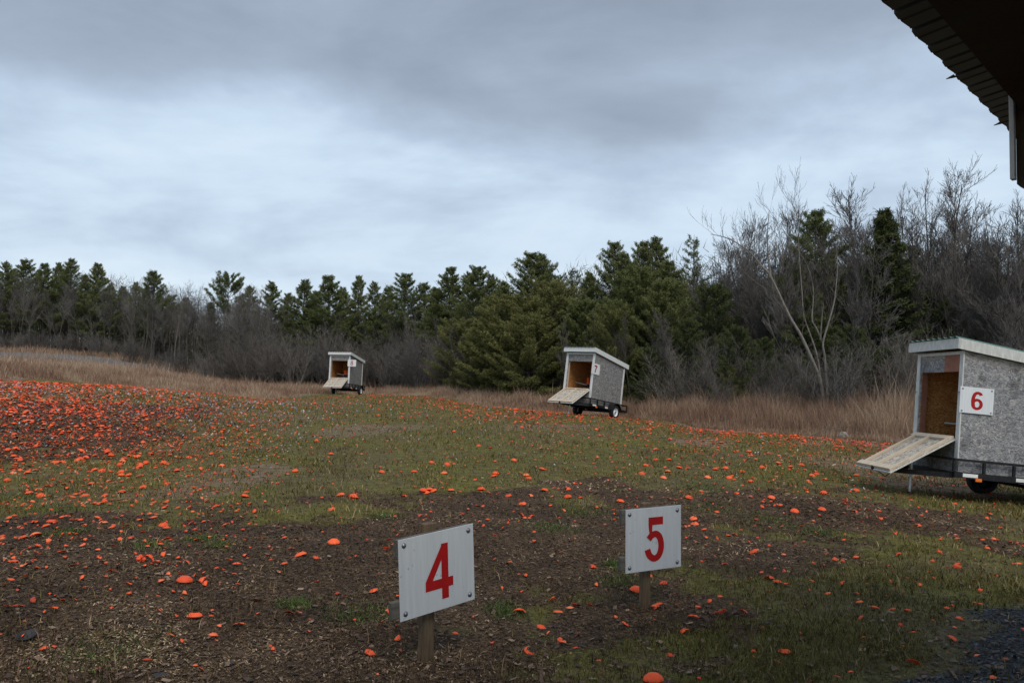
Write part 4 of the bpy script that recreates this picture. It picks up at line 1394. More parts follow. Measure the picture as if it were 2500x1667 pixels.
for pts, r0, dpt in stems:
    w3 = []
    for i, (zx, zy) in enumerate(pts):
        Y = Yf + dpt * i / len(pts)
        dx_, dy_, dz_ = ray(1650 + zx * zs, 400 + zy * zs)
        w3.append(Vector((float(dx_ / dy_) * Y, Y, float(dz_ / dy_) * Y)) - root.location)
    sm = smooth_path(w3, 4)
    n = len(sm)
    for i in range(n - 1):
        ra, rb = r0 * (1 - .88 * i / n), r0 * (1 - .88 * (i + 1) / n)
        tr.tube(sm[i], sm[i + 1], ra, rb, 7, caps=False)
        if i > n * .3 and rs.random() < .75:
            d = (sm[i + 1] - sm[i]).normalized()
            s_ = Vector((rs.uniform(-1, 1), rs.uniform(-.8, .8), rs.uniform(0, .8))).normalized()
            twig(sm[i], (d * .7 + s_ * .6).normalized(), rs.uniform(.35, 1.0), max(.006, ra * .28), 0)
tr.build('trunk', M['bark_pale'], root, smooth=True)
br.build('branches', M['twig_pale'], root)

# ranks of bare trees and brush
ZN = [(-1e9, 0, 'left of the picture edge'), (0, 120, 'at the far left end of the woods'), (120, 260, 'under the tall ragged far left pine'), (260, 400, 'round the broad layered pine behind the bank'), (400, 520, 'left of the lone flag-shaped pine'),
      (520, 640, 'under the lone flag-shaped pine'), (640, 780, 'left of the hut numbered 8'), (780, 920, 'behind the hut numbered 8'), (920, 1040, 'right of the hut numbered 8'), (1040, 1180, 'in the grey brush midway between huts 8 and 7'),
      (1180, 1370, 'left of the hut numbered 7'), (1370, 1560, 'behind the hut numbered 7'), (1560, 1720, 'right of the hut numbered 7'), (1720, 1880, 'under the airy pine gap right of hut 7'), (1880, 2010, 'left beside the pale forked tree'), (2010, 2130, 'right beside the pale forked tree'),
      (2130, 2260, 'left of the roof of hut 6'), (2260, 2390, 'above the front of hut 6'), (2390, 2500, 'above the side of hut 6 at the right edge'), (2500, 1e9, 'right of the picture edge')]


def zone(px):
    for a, b_, t_ in ZN:
        if a <= px < b_:
            return t_


sky_x = [-900, 0, 250, 330, 450, 520, 620, 800, 1000, 1100, 1300, 1450, 1550, 1700, 1800, 2000, 2300, 2600, 3400]
sky_y = [640, 670, 680, 690, 705, 725, 715, 720, 740, 735, 700, 690, 660, 650, 590, 560, 520, 500, 520]
rs = random.Random(3)
cnt = 0
for i in range(230):
    px = (-150 + 850 * (i - 189) / 41 * 1.0) if i >= 190 else -150 + 2800 * (i + rs.random()) / 190
    off = rs.choice((-1.5, 0, 1, 2.5, 4, 7, 10))
    ty = np.interp(px, sky_x, sky_y) + rs.uniform(0, 95)
    pale = rs.random() < .06
    mset = BARE_PALE if pale else (BARE[3:5] + BARE[0:3] if px < 900 else BARE[:6])
    if 1150 < px < 1650:
        ty += 40
        off = max(off, 0)
        if rs.random() < .3:
            off = -4.5
            ty = rs.uniform(760, 840)
    if 880 < px < 1140:
        ty = rs.uniform(745, 815) if off < 2 else rs.uniform(735, 790)
    if px < 700:
        ty = np.interp(px, sky_x, sky_y) + rs.uniform(-14, 40)
        mset = BARE[3:5] + [BARE[0]]
    z_ = zone(px)
    if pale:
        mset = BARE_PALE
    ms_ = rs.choice(mset)
    hab = {0: 'wide-crowned', 1: 'upswept', 2: 'broad-topped', 3: 'straight bare-stemmed', 4: 'slim-poled', 5: 'dense upswept'}[BARE.index(ms_)] if not pale else ('slim' if ms_ is BARE_PALE[0] else 'upswept')
    if px > 1640 and not pale:
        q_ = rs.randrange(3)
        ms_, hab = BARE_R[q_], ('upswept', 'wide-crowned', 'straight bare-stemmed')[q_]
    tree_at('bare_tree', ms_, px, ty, off, ('pale-barked ' if pale else 'grey ') + hab + ' leafless tree ' + z_, 'bare tree', 'leafless trees ' + z_, .9)
for i in range(150):
    px = -120 + 2760 * (i + rs.random()) / 150
    off = rs.uniform(-4.5, 0.5)
    Y = front(px) + off
    X = at_px(px, Y)
    h = rs.uniform(1.8, 3.2)
    if 560 < px < 1180:
        h = rs.uniform(3.2, 4.9)
    elif px < 560:
        h = rs.uniform(1.5, 2.8)
    elif px > 1650:
        h = rs.uniform(1.8, 3.3)
        off = rs.uniform(-7.5, 0)
        Y = front(px) + off
        X = at_px(px, Y)
    z_ = zone(px)
    q_ = rs.randrange(3)
    place('leafless_shrub', SHRUB[q_], X, Y, h, ('low ' if h < 2.6 else ('middling ' if h < 3.6 else 'tall ')) + ('dark fanned', 'pale fine-twigged', 'dark tangled')[q_] + ' leafless shrub ' + z_, 'shrub', 'leafless brush ' + z_, wide=1.15)

# the wood behind, one mass
n = 9000
px = rng.uniform(-1300, 4000, n)
Y = np.interp(px, _fx, _fd) + rng.uniform(5, 26, n)
X = (px - 1250) / FPX * Y
Z = ground(X, Y)
h = np.interp(px, _fx, np.interp(_fx, [0, 600, 1000, 1500, 2500], [7.0, 6.2, 6.2, 6.8, 6.6])) * rng.uniform(.75, 1.15, n)
r = rng.uniform(.03, .09, n)
a0 = np.stack([X - r, Y, Z - .2], 1)
a1 = np.stack([X + r, Y, Z - .2], 1)
a2 = np.stack([X, Y + r, Z - .2], 1)
tp = np.stack([X + rng.normal(0, .25, n), Y, Z + h], 1)
V1 = np.stack([a0, a1, a2, tp], 1).reshape(-1, 3)
q = np.arange(n)[:, None] * 4
T1 = np.concatenate([q + [0, 1, 3], q + [1, 2, 3], q + [2, 0, 3]])
v1 = np.repeat(rng.uniform(.2, .7, n) - .05, 4)
n2 = 40000
px = rng.uniform(-1300, 4000, n2)
Y = np.interp(px, _fx, _fd) + rng.uniform(3.5, 26, n2)
X = (px - 1250) / FPX * Y
Z = ground(X, Y)
hm = np.interp(px, [0, 600, 1000, 1500, 2500], [7.6, 6.7, 6.4, 7.2, 6.4])
zc = Z + hm * rng.uniform(.0, 1, n2) ** 1.15
cen = np.stack([X, Y, zc], 1)
dirs = rng.normal(size=(n2, 3)) + [0, 0, .8]
dirs /= np.linalg.norm(dirs, axis=1)[:, None]
V2, T2, v2 = tri_needles(cen, dirs, np.full(n2, .62), np.full(n2, .036), 13, .6, np.clip(np.where((rng.random(n2) < np.interp(px, [500, 900, 1200, 1600, 2400], [.15, .3, .8, .75, .5])) & (snoise(X, zc * 1.5, .5, 4) > .3), .22, .68) + .25 * (snoise(X, zc, .8, 5) - .5), 0, 1), .1, 1.6)
me = np_mesh('background_woods', np.concatenate([V1, V2]), tris=np.concatenate([T1, T2 + len(V1)]), val=np.concatenate([v1, v2]), m=M['far_woods'])
tag(link(bpy.data.objects.new('background_woods', me)), 'dark tangle of trunks and foliage filling the woods', None, None, 'stuff')


# ------------------------------------------------------------------ grasses
def blades(X, Y, Z, h, w_, bend, val, segs=2):
    n = len(X)
    a = rng.uniform(0, 6.283, n)
    bx, by = np.cos(a), np.sin(a)
    la = rng.uniform(0, 6.283, n)
    lx, ly = np.cos(la) * bend * h, np.sin(la) * bend * h
    p0 = np.stack([X - bx * w_ / 2, Y - by * w_ / 2, Z - .01], 1)
    p1 = np.stack([X + bx * w_ / 2, Y + by * w_ / 2, Z - .01], 1)
    p2 = np.stack([X + bx * w_ * .4 + lx * .35, Y + by * w_ * .4 + ly * .35, Z + h * .6], 1)
    p3 = np.stack([X - bx * w_ * .4 + lx * .35, Y - by * w_ * .4 + ly * .35, Z + h * .6], 1)
    p4 = np.stack([X + lx, Y + ly, Z + h], 1)
    V_ = np.stack([p0, p1, p2, p3, p4], 1).reshape(-1, 3)
    q = np.arange(n)[:, None] * 5
    T_ = np.concatenate([q + [0, 1, 2], q + [0, 2, 3], q + [3, 2, 4]])
    return V_, T_, np.repeat(val, 5)


# tall dry grass belt, from the mown edge back to the trees
n = 330000
px = rng.uniform(-900, 3400, n)
ang = np.arctan2(px - 1250, FPX)
d0 = np.interp(ang, EDGE_A, EDGE_D)
yf = np.interp(px, _fx, _fd)
df = yf / np.cos(ang) + 2
u = rng.random(n)
dd = d0 * (df / d0) ** (u ** 1.15)
X, Y = dd * np.sin(ang), dd * np.cos(ang)
n_big = snoise(X, Y, .45, 3)
keep = np.ones(n, bool)
inhut = np.zeros(n, bool)
for k in HUT:
    q = HM(HUT[k]).inverted()
    lx = q[0][0] * X + q[0][1] * Y + q[0][2] * -1.9 + q[0][3]
    ly = q[1][0] * X + q[1][1] * Y + q[1][2] * -1.9 + q[1][3]
    inhut |= (np.abs(lx) < 1.0) & (ly > -1.3) & (ly < 2.5)
    # trodden ground and mown grass in front of the trailers
    inhut |= (np.hypot(lx, ly + .5) < (2.6 if k == 8 else 1.7)) & (ly < .6)
gpx, gpy = X, Y
pad = ((X + 38 - (0)) / 12.5) ** 2 + ((Y - 62.5 - 5 * ((X + 52) / 28 - .5)) / 6.0) ** 2 < 1
keep = ~inhut & (~pad | (rng.random(n) < .22))
X, Y, dd, px, n_big, d0 = X[keep], Y[keep], dd[keep], px[keep], n_big[keep], d0[keep]
hbase = np.interp(px, [-900, 500, 650, 900, 1150, 1400, 1560, 1700, 2100, 3400], [.62, .62, .55, .62, .68, .72, .95, 1.12, 1.15, 1.2])
ramp_ = np.clip((dd - d0) / 2.2, 0.16, 1)
h = hbase * ramp_ * (.55 + .6 * n_big) * rng.uniform(.55, 1.15, len(X))
h *= (.55 + .7 * snoise(X, Y, 1.7, 14)) * (.62 + .62 * snoise(X, Y, .55, 16))
tallm = rng.random(len(X)) < .08 * (snoise(X, Y, .9, 15) > .45)
h = np.where(tallm, h * rng.uniform(1.25, 1.75, len(X)), h)
w_ = np.clip(.00042 * dd, .006, .03) * rng.uniform(.6, 1.2, len(X))
val = np.clip(.02 + .5 * snoise(X, Y, .3, 8) + .45 * snoise(X, Y, 1.3, 18) + rng.normal(0, .17, len(X)) + .1 * (rng.random(len(X)) < .1), 0, 1)
V_, T_, vv = blades(X, Y, ground(X, Y), h, w_, rng.uniform(.05, .6, len(X)), val)
me = np_mesh('tall_dry_grass', V_, tris=T_, val=vv, m=M['dry_grass'])
tag(link(bpy.data.objects.new('tall_dry_grass', me)), 'tall tan dead grass growing between the field and the woods', None, None, 'stuff')

# mown field: blades laid out so that they stay about evenly dense to the eye
n = 300000
px = rng.uniform(-500, 3000, n)
py = 960 + (1950 - 960) * rng.random(n) ** .95
X, Y, Z, ok = hit(px, py)
mu, ta = masks(X, Y)
n_p = snoise(X, Y, 1.6, 6)
pk = np.clip(1.0 - mu * 1.1, .03, 1) * np.clip(.1 + 1.1 * n_p + .5 * (snoise(X, Y, 4.5, 7) - .5), .04, 1)
keep = ok & (np.hypot(X, Y) < edge_dist(X, Y) + 1.0) & (rng.random(n) < pk) & ~(DARKG(X, Y) & (rng.random(n) < .9))
X, Y, Z, n_p = X[keep], Y[keep], Z[keep], n_p[keep]
dd = np.hypot(X, Y)
h = np.clip(.022 + .0014 * dd, .02, .075) * rng.uniform(.4, 1.8, len(X)) * (.6 + .9 * n_p)
w_ = np.clip(.0009 * dd, .0035, .03) * rng.uniform(.6, 1.2, len(X))
val = np.clip(.18 + .3 * snoise(X, Y, .5, 9) + .3 * snoise(X, Y, 2.7, 19) + rng.normal(0, .24, len(X)), 0, 1)
V_, T_, vv = blades(X, Y, Z, h, w_, .8, val)
me = np_mesh('short_grass', V_, tris=T_, val=vv, m=M['short_grass'])
tag(link(bpy.data.objects.new('short_grass', me)), 'short patchy grass covering the clay field', None, None, 'stuff')

# bright green tufts
tu = [(945, 1260, .16), (540, 1330, .10), (365, 1332, .14), (160, 1300, .16), (490, 1315, .12), (720, 1475, .1), (1230, 1490, .12), (240, 1600, .22), (1520, 1420, .2), (1500, 1380, .1), (1880, 1270, .35), (1740, 1240, .5), (2000, 1300, .3), (1420, 1250, .3), (1350, 1290, .3), (1600, 1260, .25), (880, 1500, .2), (60, 1210, .4), (120, 1245, .4), (1710, 1185, .4)]
Xs, Ys, Ss = [], [], []
for a, b_, s_ in tu:
    x_, y_, z_, _ = hit(np.array([a]), np.array([b_]))
    m_ = int(500 + 1200 * s_)
    Xs.append(x_[0] + rng.normal(0, s_ * .55, m_))
    Ys.append(y_[0] + rng.normal(0, s_ * .7, m_))
X, Y = np.concatenate(Xs), np.concatenate(Ys)
V_, T_, vv = blades(X, Y, ground(X, Y), rng.uniform(.012, .035, len(X)), rng.uniform(.003, .006, len(X)), .9, rng.uniform(0, 1, len(X)))
me = np_mesh('green_tufts', V_, tris=T_, val=vv, m=M['lush_grass'])
tag(link(bpy.data.objects.new('green_tufts', me)), 'bright green grass tufts pushing through the mulch', None, None, 'stuff')


def flakes(X, Y, Z, ln, wd, tilt, val):
    n = len(X)
    a = rng.uniform(0, 6.283, n)
    ca, sa = np.cos(a), np.sin(a)
    tz = rng.normal(0, tilt, n)
    tz2 = rng.normal(0, tilt, n)
    ux = np.stack([ca, sa, tz], 1) * (ln / 2)[:, None]
    vx = np.stack([-sa, ca, tz2], 1) * (wd / 2)[:, None]
    c = np.stack([X, Y, Z], 1)
    k1, k2 = rng.uniform(.5, 1, (n, 1)), rng.uniform(.4, 1, (n, 1))
    V_ = np.stack([c - ux - vx * k1, c + ux * k2 - vx, c + ux + vx * k2, c - ux * k1 + vx], 1).reshape(-1, 3)
    Q_ = np.arange(4 * n).reshape(-1, 4)
    return V_, Q_, np.repeat(val, 4)


n = 270000
px = rng.uniform(-400, 2900, n)
py = 960 + (1900 - 960) * rng.random(n) ** .9
X, Y, Z, ok = hit(px, py)
mu, ta = masks(X, Y)
keep = ok & (rng.random(n) < np.clip(mu * 1.1, .16, 1)) & (np.hypot(X, Y) < edge_dist(X, Y))
X, Y, Z = X[keep], Y[keep], Z[keep]
dd = np.hypot(X, Y)
s_ = np.clip(.0042 * dd, .012, .08) * rng.uniform(.35, 1.35, len(X))
V_, Q_, vv = flakes(X, Y, Z + rng.uniform(.003, .014, len(X)), s_, s_ * rng.uniform(.15, .42, len(X)), .3, np.clip(rng.beta(1.7, 2.6, len(X)) + (.5 * (snoise(X, Y, 1.2, 12) - .5) + .4 * (snoise(X, Y, 3.7, 13) - .5)) + .16 * (Y > 10.5), 0, 1))
me = np_mesh('bark_mulch', V_, quads=Q_, val=vv, m=M['chips'])
tag(link(bpy.data.objects.new('bark_mulch', me)), 'dark brown bark chips spread round the signs', None, None, 'stuff')

# dark dead weed stalks tufted over the mulch
n = 26000
px = rng.uniform(-350, 2800, n)
py = 1130 + 750 * rng.random(n)
X, Y, Z, ok = hit(px, py)
mu, ta = masks(X, Y)
keep = ok & (mu > .15) & (snoise(X, Y, 1.9, 31) > .55) & (rng.random(n) < .8)
X, Y, Z = X[keep], Y[keep], Z[keep]
V_, T_, vv = blades(X, Y, Z, rng.uniform(.02, .09, len(X)), rng.uniform(.0025, .005, len(X)), .6, rng.beta(1.5, 3, len(X)))
me = np_mesh('dead_weeds', V_, tris=T_, val=vv, m=M['chips'])
tag(link(bpy.data.objects.new('dead_weeds', me)), 'dark dead weed stalks tufted over the mulch', None, None, 'stuff')

# loose stones of the dark gravel
n = 16000
X = rng.uniform(1.2, 6.5, n)
Y = rng.uniform(2.2, 6.8, n)
keep = X > dark_lim(Y) - .35 * snoise(X, Y, 3.0, 43) * rng.random(n)
X, Y = X[keep], Y[keep]
M['gravel_stones'] = m_attr('gravel_stones', [(0, (0.012, 0.013, 0.015)), (0.6, (0.045, 0.048, 0.055)), (0.9, (0.12, 0.125, 0.135)), (1, (0.26, 0.26, 0.27))], 0.6, 0.4)
V_, Q_, vv = flakes(X, Y, ground(X, Y) + .006, rng.uniform(.008, .03, len(X)), rng.uniform(.006, .02, len(X)), .35, rng.beta(1.5, 2.2, len(X)))
me = np_mesh('gravel_stones', V_, quads=Q_, val=vv, m=M['gravel_stones'])
tag(link(bpy.data.objects.new('gravel_stones', me)), 'dark gravel stones at the lower right corner', None, None, 'stuff')

# fallen leaves and plastic wads
n = 3200
px = rng.uniform(-300, 2800, n)
py = 1150 + 700 * rng.random(n)
X, Y, Z, ok = hit(px, py)
X, Y, Z = X[ok], Y[ok], Z[ok]
V_, Q_, vv = flakes(X, Y, Z + .014, rng.uniform(.02, .05, len(X)), rng.uniform(.015, .03, len(X)), .25, rng.random(len(X)))
me = np_mesh('fallen_leaves', V_, quads=Q_, val=vv, m=M['leaf'])
tag(link(bpy.data.objects.new('fallen_leaves', me)), 'brown dead leaves lying on mulch and grass', None, None, 'stuff')

n = 15000
px = rng.uniform(-500, 2300, n)
_edge_py = np.interp(px, _bx, _by)
py = _edge_py + 8 + rng.exponential(1, n) * np.interp(px, [0, 700, 2300], [55, 60, 60])
wsel = (py - _edge_py < 170) & (rng.random(n) < np.interp(px, [-500, 650, 900, 2300], [.8, .7, .15, .03]))
X, Y, Z, ok = hit(px, py)
keep = ok & wsel
X, Y, Z = X[keep], Y[keep], Z[keep]
dd = np.hypot(X, Y)
s_ = np.clip(.0016 * dd, .022, .05) * rng.uniform(.7, 1.5, len(X))
V_, Q_, vv = flakes(X, Y, Z + .03, s_, s_ * .7, .5, np.clip(rng.beta(2.6, 2.2, len(X)), 0, 1))
me = np_mesh('plastic_wads', V_, quads=Q_, val=vv, m=M['litter'])
tag(link(bpy.data.objects.new('plastic_wads', me)), 'pale grey spent shot wads strewn over the slope', None, None, 'stuff')


# ------------------------------------------------------------------ clays
def clay_h(r):
    r = abs(r)
    P = [(0, .0235), (.020, .0235), (.022, .0265), (.030, .0260), (.033, .0225), (.043, .0135), (.045, .0145), (.0535, .0040), (.054, 0)]
    return float(np.interp(r, [p[0] for p in P], [p[1] for p in P]))


def shard(a0, a1, r0, r1, na, nr, rs_, th=.0035, tilt=0.0):
    vs, fs = [], []
    jit = [[rs_.uniform(-.12, .12) for _ in range(nr + 1)] for _ in range(na + 1)]
    for lay in (0, 1):
        for i in range(na + 1):
            for j in range(nr + 1):
                r = r0 + (r1 - r0) * j / nr
                if a1 - a0 < 6.2 and (j in (0,) or j == nr) and r1 < .053:
                    r += rs_.uniform(-.0035, .0035) if lay == 0 else 0
                a = a0 + (a1 - a0) * i / na
                if a1 - a0 < 6.2 and i in (0, na):
                    a += jit[i][j] * (a1 - a0) * .5
                vs.append((r * math.cos(a), r * math.sin(a), clay_h(r) - lay * th))
    m_ = (na + 1) * (nr + 1)
    for k in range(m_):
        vs[m_ + k] = (vs[k][0], vs[k][1], max(0, vs[k][2]) - th)
    for i in range(na):
        for j in range(nr):
            q = i * (nr + 1) + j
            fs += [(q, q + nr + 1, q + nr + 2, q + 1), (m_ + q + 1, m_ + q + nr + 2, m_ + q + nr + 1, m_ + q)]
    for i in range(na):
        q = i * (nr + 1)
        fs += [(q + nr + 1, q, m_ + q, m_ + q + nr + 1), (q + nr, q + 2 * nr + 1, m_ + q + 2 * nr + 1, m_ + q + nr)]
    for j in range(nr):
        q = na * (nr + 1) + j
        fs += [(j, j + 1, m_ + j + 1, m_ + j), (q + 1, q, m_ + q, m_ + q + 1)]
    c = Vector((0, 0, 0))
    if a1 - a0 < 6.2:
        for v_ in vs[:m_]:
            c += Vector(v_) / m_
    return [(v_[0] - c.x, v_[1] - c.y, v_[2] * (1 if a1 - a0 > 6 else .8)) for v_ in vs], fs


rs = random.Random(9)
T_WHOLE = [shard(0, 2 * math.pi, 0.0005, .054, 24, 8, rs)]
T_HALF = [shard(0, 3.6, .001, .054, 9, 4, rs), shard(0, 4.6, .004, .054, 10, 4, rs)]
T_SHARD = [shard(0, 1.5, .018, .054, 4, 3, rs), shard(0, 2.3, .024, .054, 5, 2, rs), shard(0, 1.0, .02, .050, 3, 2, rs), shard(0, 1.9, .002, .033, 4, 2, rs), shard(0, .9, .03, .054, 3, 2, rs), shard(0, 3.0, .036, .054, 6, 1, rs)]
T_LOW = [shard(0, 2 * math.pi, .0005, .054, 9, 2, rs), shard(0, 2.6, .01, .054, 3, 1, rs), shard(0, 1.6, .02, .054, 2, 1, rs), shard(0, 1.2, .02, .05, 2, 1, rs)]


def tmesh(name, T, smooth=True):
    me_ = bpy.data.meshes.new(name)
    me_.from_pydata(T[0], [], T[1])
    me_.materials.append(M['clay'])
    me_.update()
    if smooth:
        me_.shade_smooth() if hasattr(me_, 'shade_smooth') else None
        try:
            me_.set_sharp_from_angle(angle=R(38))
        except Exception:
            pass
    return me_


MW = [tmesh('clay_target', t_) for t_ in T_WHOLE]
MH = [tmesh('clay_half', t_) for t_ in T_HALF]
MS = [tmesh('clay_fragment', t_) for t_ in T_SHARD]

# (pixel x, pixel y, kind, label)
hand = [(451, 1421, 'W', 'whole ribbed orange clay lying dome up in the left mulch'), (443, 1465, 'S', 'flat orange shard just below the whole clay in the left mulch'), (475, 1508, 'H', 'orange half clay below the flat shard in the left mulch'),
        (386, 1462, 'S', 'small orange shard left of the flat shard in the left mulch'), (411, 1405, 'S', None), (450, 1452, 'S', None), (832, 1211, 'W', 'left one of two whole clays side by side before the mulch'), (861, 1213, 'W', 'right and larger of two whole clays side by side before the mulch'),
        (1034, 1199, 'W', None), (1048, 1198, 'W', 'whole orange clay in the heap before the middle mulch edge'), (1042, 1204, 'H', None), (1057, 1200, 'H', None), (1101, 1198, 'H', None), (1241, 1212, 'H', 'domed orange half clay on bare soil left above sign 5'),
        (1295, 1212, 'H', 'orange half clay on soil next right of the domed half'), (1330, 1199, 'W', None), (1386, 1215, 'W', None), (1386, 1195, 'H', None), (1174, 1196, 'W', None), (1182, 1197, 'S', None),
        (735, 1357, 'H', 'orange half clay by itself on mulch left of sign 4'), (496, 1520, 'S', None), (492, 1639, 'S', 'pointed orange shard near the bottom edge on the left'), (1555, 1445, 'W', 'whole orange clay against the foot of sign 5 post'),
        (1515, 1226, 'W', 'whole clay tipped on edge above the sign numbered 5'), (1595, 1663, 'W', 'whole orange clay cut by the bottom edge of the picture'), (1608, 1484, 'H', None), (1706, 1485, 'S', None), (1284, 1408, 'S', 'orange shard lying right beside the plate numbered 4'),
        (2038, 1368, 'H', None), (1915, 1395, 'S', None), (1878, 1415, 'H', 'long orange half clay in grass right of sign 5'), (2338, 1385, 'H', 'largest orange shard in the grass at lower right'), (2430, 1408, 'S', None), (2446, 1376, 'S', None), (2175, 1423, 'S', 'curved orange shard in the grass right of centre'), (2235, 1425, 'S', None), (2247, 1432, 'S', None), (1973, 1442, 'S', None),
        (2010, 1205, 'W', None), (2090, 1199, 'W', None), (2007, 1246, 'W', 'whole clay on bare soil right of sign 5, under another'), (1884, 1217, 'W', None), (1692, 1268, 'H', None), (1697, 1281, 'H', None), (1708, 1181, 'S', None), (1567, 1158, 'W', None), (1600, 1124, 'W', None),
        (1832, 1177, 'W', None), (1780, 1168, 'W', None), (1728, 1167, 'W', None), (1620, 1168, 'W', None), (1633, 1124, 'W', None), (1658, 1143, 'W', None), (1772, 1144, 'W', None), (1860, 1142, 'W', None), (1930, 1141, 'W', None), (1900, 1132, 'W', None), (1956, 1136, 'W', None),
        (125, 1276, 'H', 'cluster-edge orange piece on mulch at far left'), (135, 1273, 'S', None), (195, 1294, 'S', None), (400, 1284, 'H', 'flat broken orange clay on the mulch up left'), (510, 1276, 'S', None), (445, 1282, 'S', None), (118, 1323, 'S', None), (176, 1318, 'S', None), (330, 1357, 'S', None), (290, 1383, 'S', None), (260, 1411, 'S', None), (272, 1398, 'S', None),
        (1053, 1251, 'S', None), (973, 1308, 'S', None), (943, 1342, 'S', None), (815, 1327, 'W', None), (1209, 1311, 'S', None), (1170, 1275, 'S', None), (1241, 1279, 'S', None), (1268, 1275, 'S', None), (1242, 1272, 'S', None), (1292, 1267, 'S', None), (1276, 1232, 'H', None),
        (1268, 1496, 'H', None), (1350, 1467, 'S', None), (1360, 1498, 'S', None), (1402, 1482, 'S', None), (1368, 1567, 'S', None), (1290, 1595, 'S', None), (1528, 1528, 'S', 'orange shard in the grass right below sign 5'), (1757, 1499, 'S', None), (1815, 1497, 'S', None), (2100, 1515, 'S', None), (2214, 1495, 'S', None), (1915, 1596, 'S', None), (2230, 1622, 'S', None), (2323, 1562, 'S', None),
        (2086, 1251, 'H', None), (1940, 1250, 'W', None), (1677, 1316, 'S', None), (1750, 1314, 'S', None), (1840, 1350, 'H', None), (1770, 1380, 'S', None), (1860, 1402, 'S', None), (2420, 1205, 'S', None), (2290, 1213, 'S', None), (2330, 1232, 'H', None),
        (1011, 1154, 'W', None), (932, 1154, 'W', None), (1084, 1157, 'W', None), (1092, 1135, 'W', None), (1054, 1131, 'W', None), (1168, 1090, 'W', None), (1255, 1125, 'W', None), (1290, 1170, 'W', None), (1323, 1147, 'W', None), (1210, 1157, 'W', None), (1205, 1165, 'W', None), (808, 1110, 'W', None), (773, 1077, 'W', None)]


def mid_label(px, py, whole):
    base = 'whole orange clay' if whole else 'broken orange clay piece'
    side_ = 'left' if px < 620 else ('middle' if px < 1550 else 'right')
    if py > 1400:
        w2 = {'left': 'on the mulch at lower left', 'middle': 'near the feet of the two number signs', 'right': 'in the grass at lower right'}[side_]
    elif py > 1200:
        w2 = {'left': 'on the mulch left of sign 4', 'middle': 'on the mulch behind sign 4', 'right': 'on the bare soil right of sign 5'}[side_]
    else:
        w2 = {'left': 'on the grass below the left slope', 'middle': 'on the grass before huts 8 and 7', 'right': 'on the grass before hut 6'}[side_]
    return base + ' ' + w2, base + 's ' + w2


def put_clay(px, py, kind, label, rs_):
    x_, y_, z_, ok_ = hit(np.array([px]), np.array([py]))
    x_, y_, z_ = float(x_[0]), float(y_[0]), float(z_[0])
    me_ = rs_.choice({'W': MW, 'H': MH, 'S': MS}[kind])
    o = bpy.data.objects.new({'W': 'clay_target', 'H': 'broken_clay', 'S': 'clay_shard'}[kind], me_)
    o.location = (x_, y_, z_ + (.014 if kind == 'W' else .012))
    ti_ = {'W': .16, 'H': .22, 'S': .32}[kind]
    o.rotation_euler = (rs_.gauss(0.10, ti_), rs_.gauss(0, ti_), rs_.uniform(0, 6.283))
    link(o)
    k_s = {'W': 1.0, 'H': rs_.uniform(.8, 1.0), 'S': rs_.uniform(.45, .85)}[kind]
    o.scale = (k_s, k_s, k_s)
    l_, g_ = mid_label(px, py, kind == 'W')
    tag(o, label or l_, 'clay target' if kind == 'W' else 'clay fragment', g_)
    return o


used = []
for px, py, k, lab in hand:
    put_clay(px, py, k, lab, rs)
    used.append((px, py))
# scattered ones, by place
cand = []
n = 70000
px = rng.uniform(-500, 3000, n)
eb = np.interp(px, _bx, _by)
py = eb + 2 + rng.random(n) ** 1.7 * (1900 - eb)
d_ = py - eb
left = np.clip((620 - px) / 250, 0, 1)
dens = np.exp(-d_ / (34 + 46 * left)) * (.95 + 3.6 * left) + .16 * np.exp(-d_ / 95) + .0005
band = np.exp(-((px - 1180) / 260) ** 2) * np.exp(-((d_ - 16) / 16) ** 2) * 2.4
dens = dens * np.interp(px, [600, 1000, 1500, 2000, 2500], [1, .6, .50, .42, .2]) + band
dens *= np.interp(d_, [0, 700], [1, .55])
# beyond px weighting: d**.7 sampling favours near the edge, compensate lightly
dens *= .25 + 1.5 * snoise(px, py * 2.2, .02, 21) ** 1.5
keep = rng.random(n) < dens * .42 * (rng.random(n) ** 0)
px, py = px[keep], py[keep]
X, Y, Z, ok = hit(px, py)
keep = ok & (Y < 60)
for k in HUT:
    q = HM(HUT[k]).inverted()
    lx = q[0][0] * X + q[0][1] * Y + q[0][2] * -1.9 + q[0][3]
    ly = q[1][0] * X + q[1][1] * Y + q[1][2] * -1.9 + q[1][3]
    keep &= ~((np.abs(lx) < .9) & (ly > -.4) & (ly < 2.2))
px, py, X, Y, Z = px[keep], py[keep], X[keep], Y[keep], Z[keep]
near = np.argsort(Y)
near = [i for i in near if 0 <= px[i] <= 2500 and py[i] < 1667][:max(0, 292 - len(hand))]
ns = set(near)
for i in near:
    k_ = rs.choices('WHS', (.25, 1, 7) if py[i] > 1220 else (4, 3, 3))[0]
    put_clay(px[i], py[i], k_, None, rs)
rest = np.array([i for i in range(len(px)) if i not in ns])
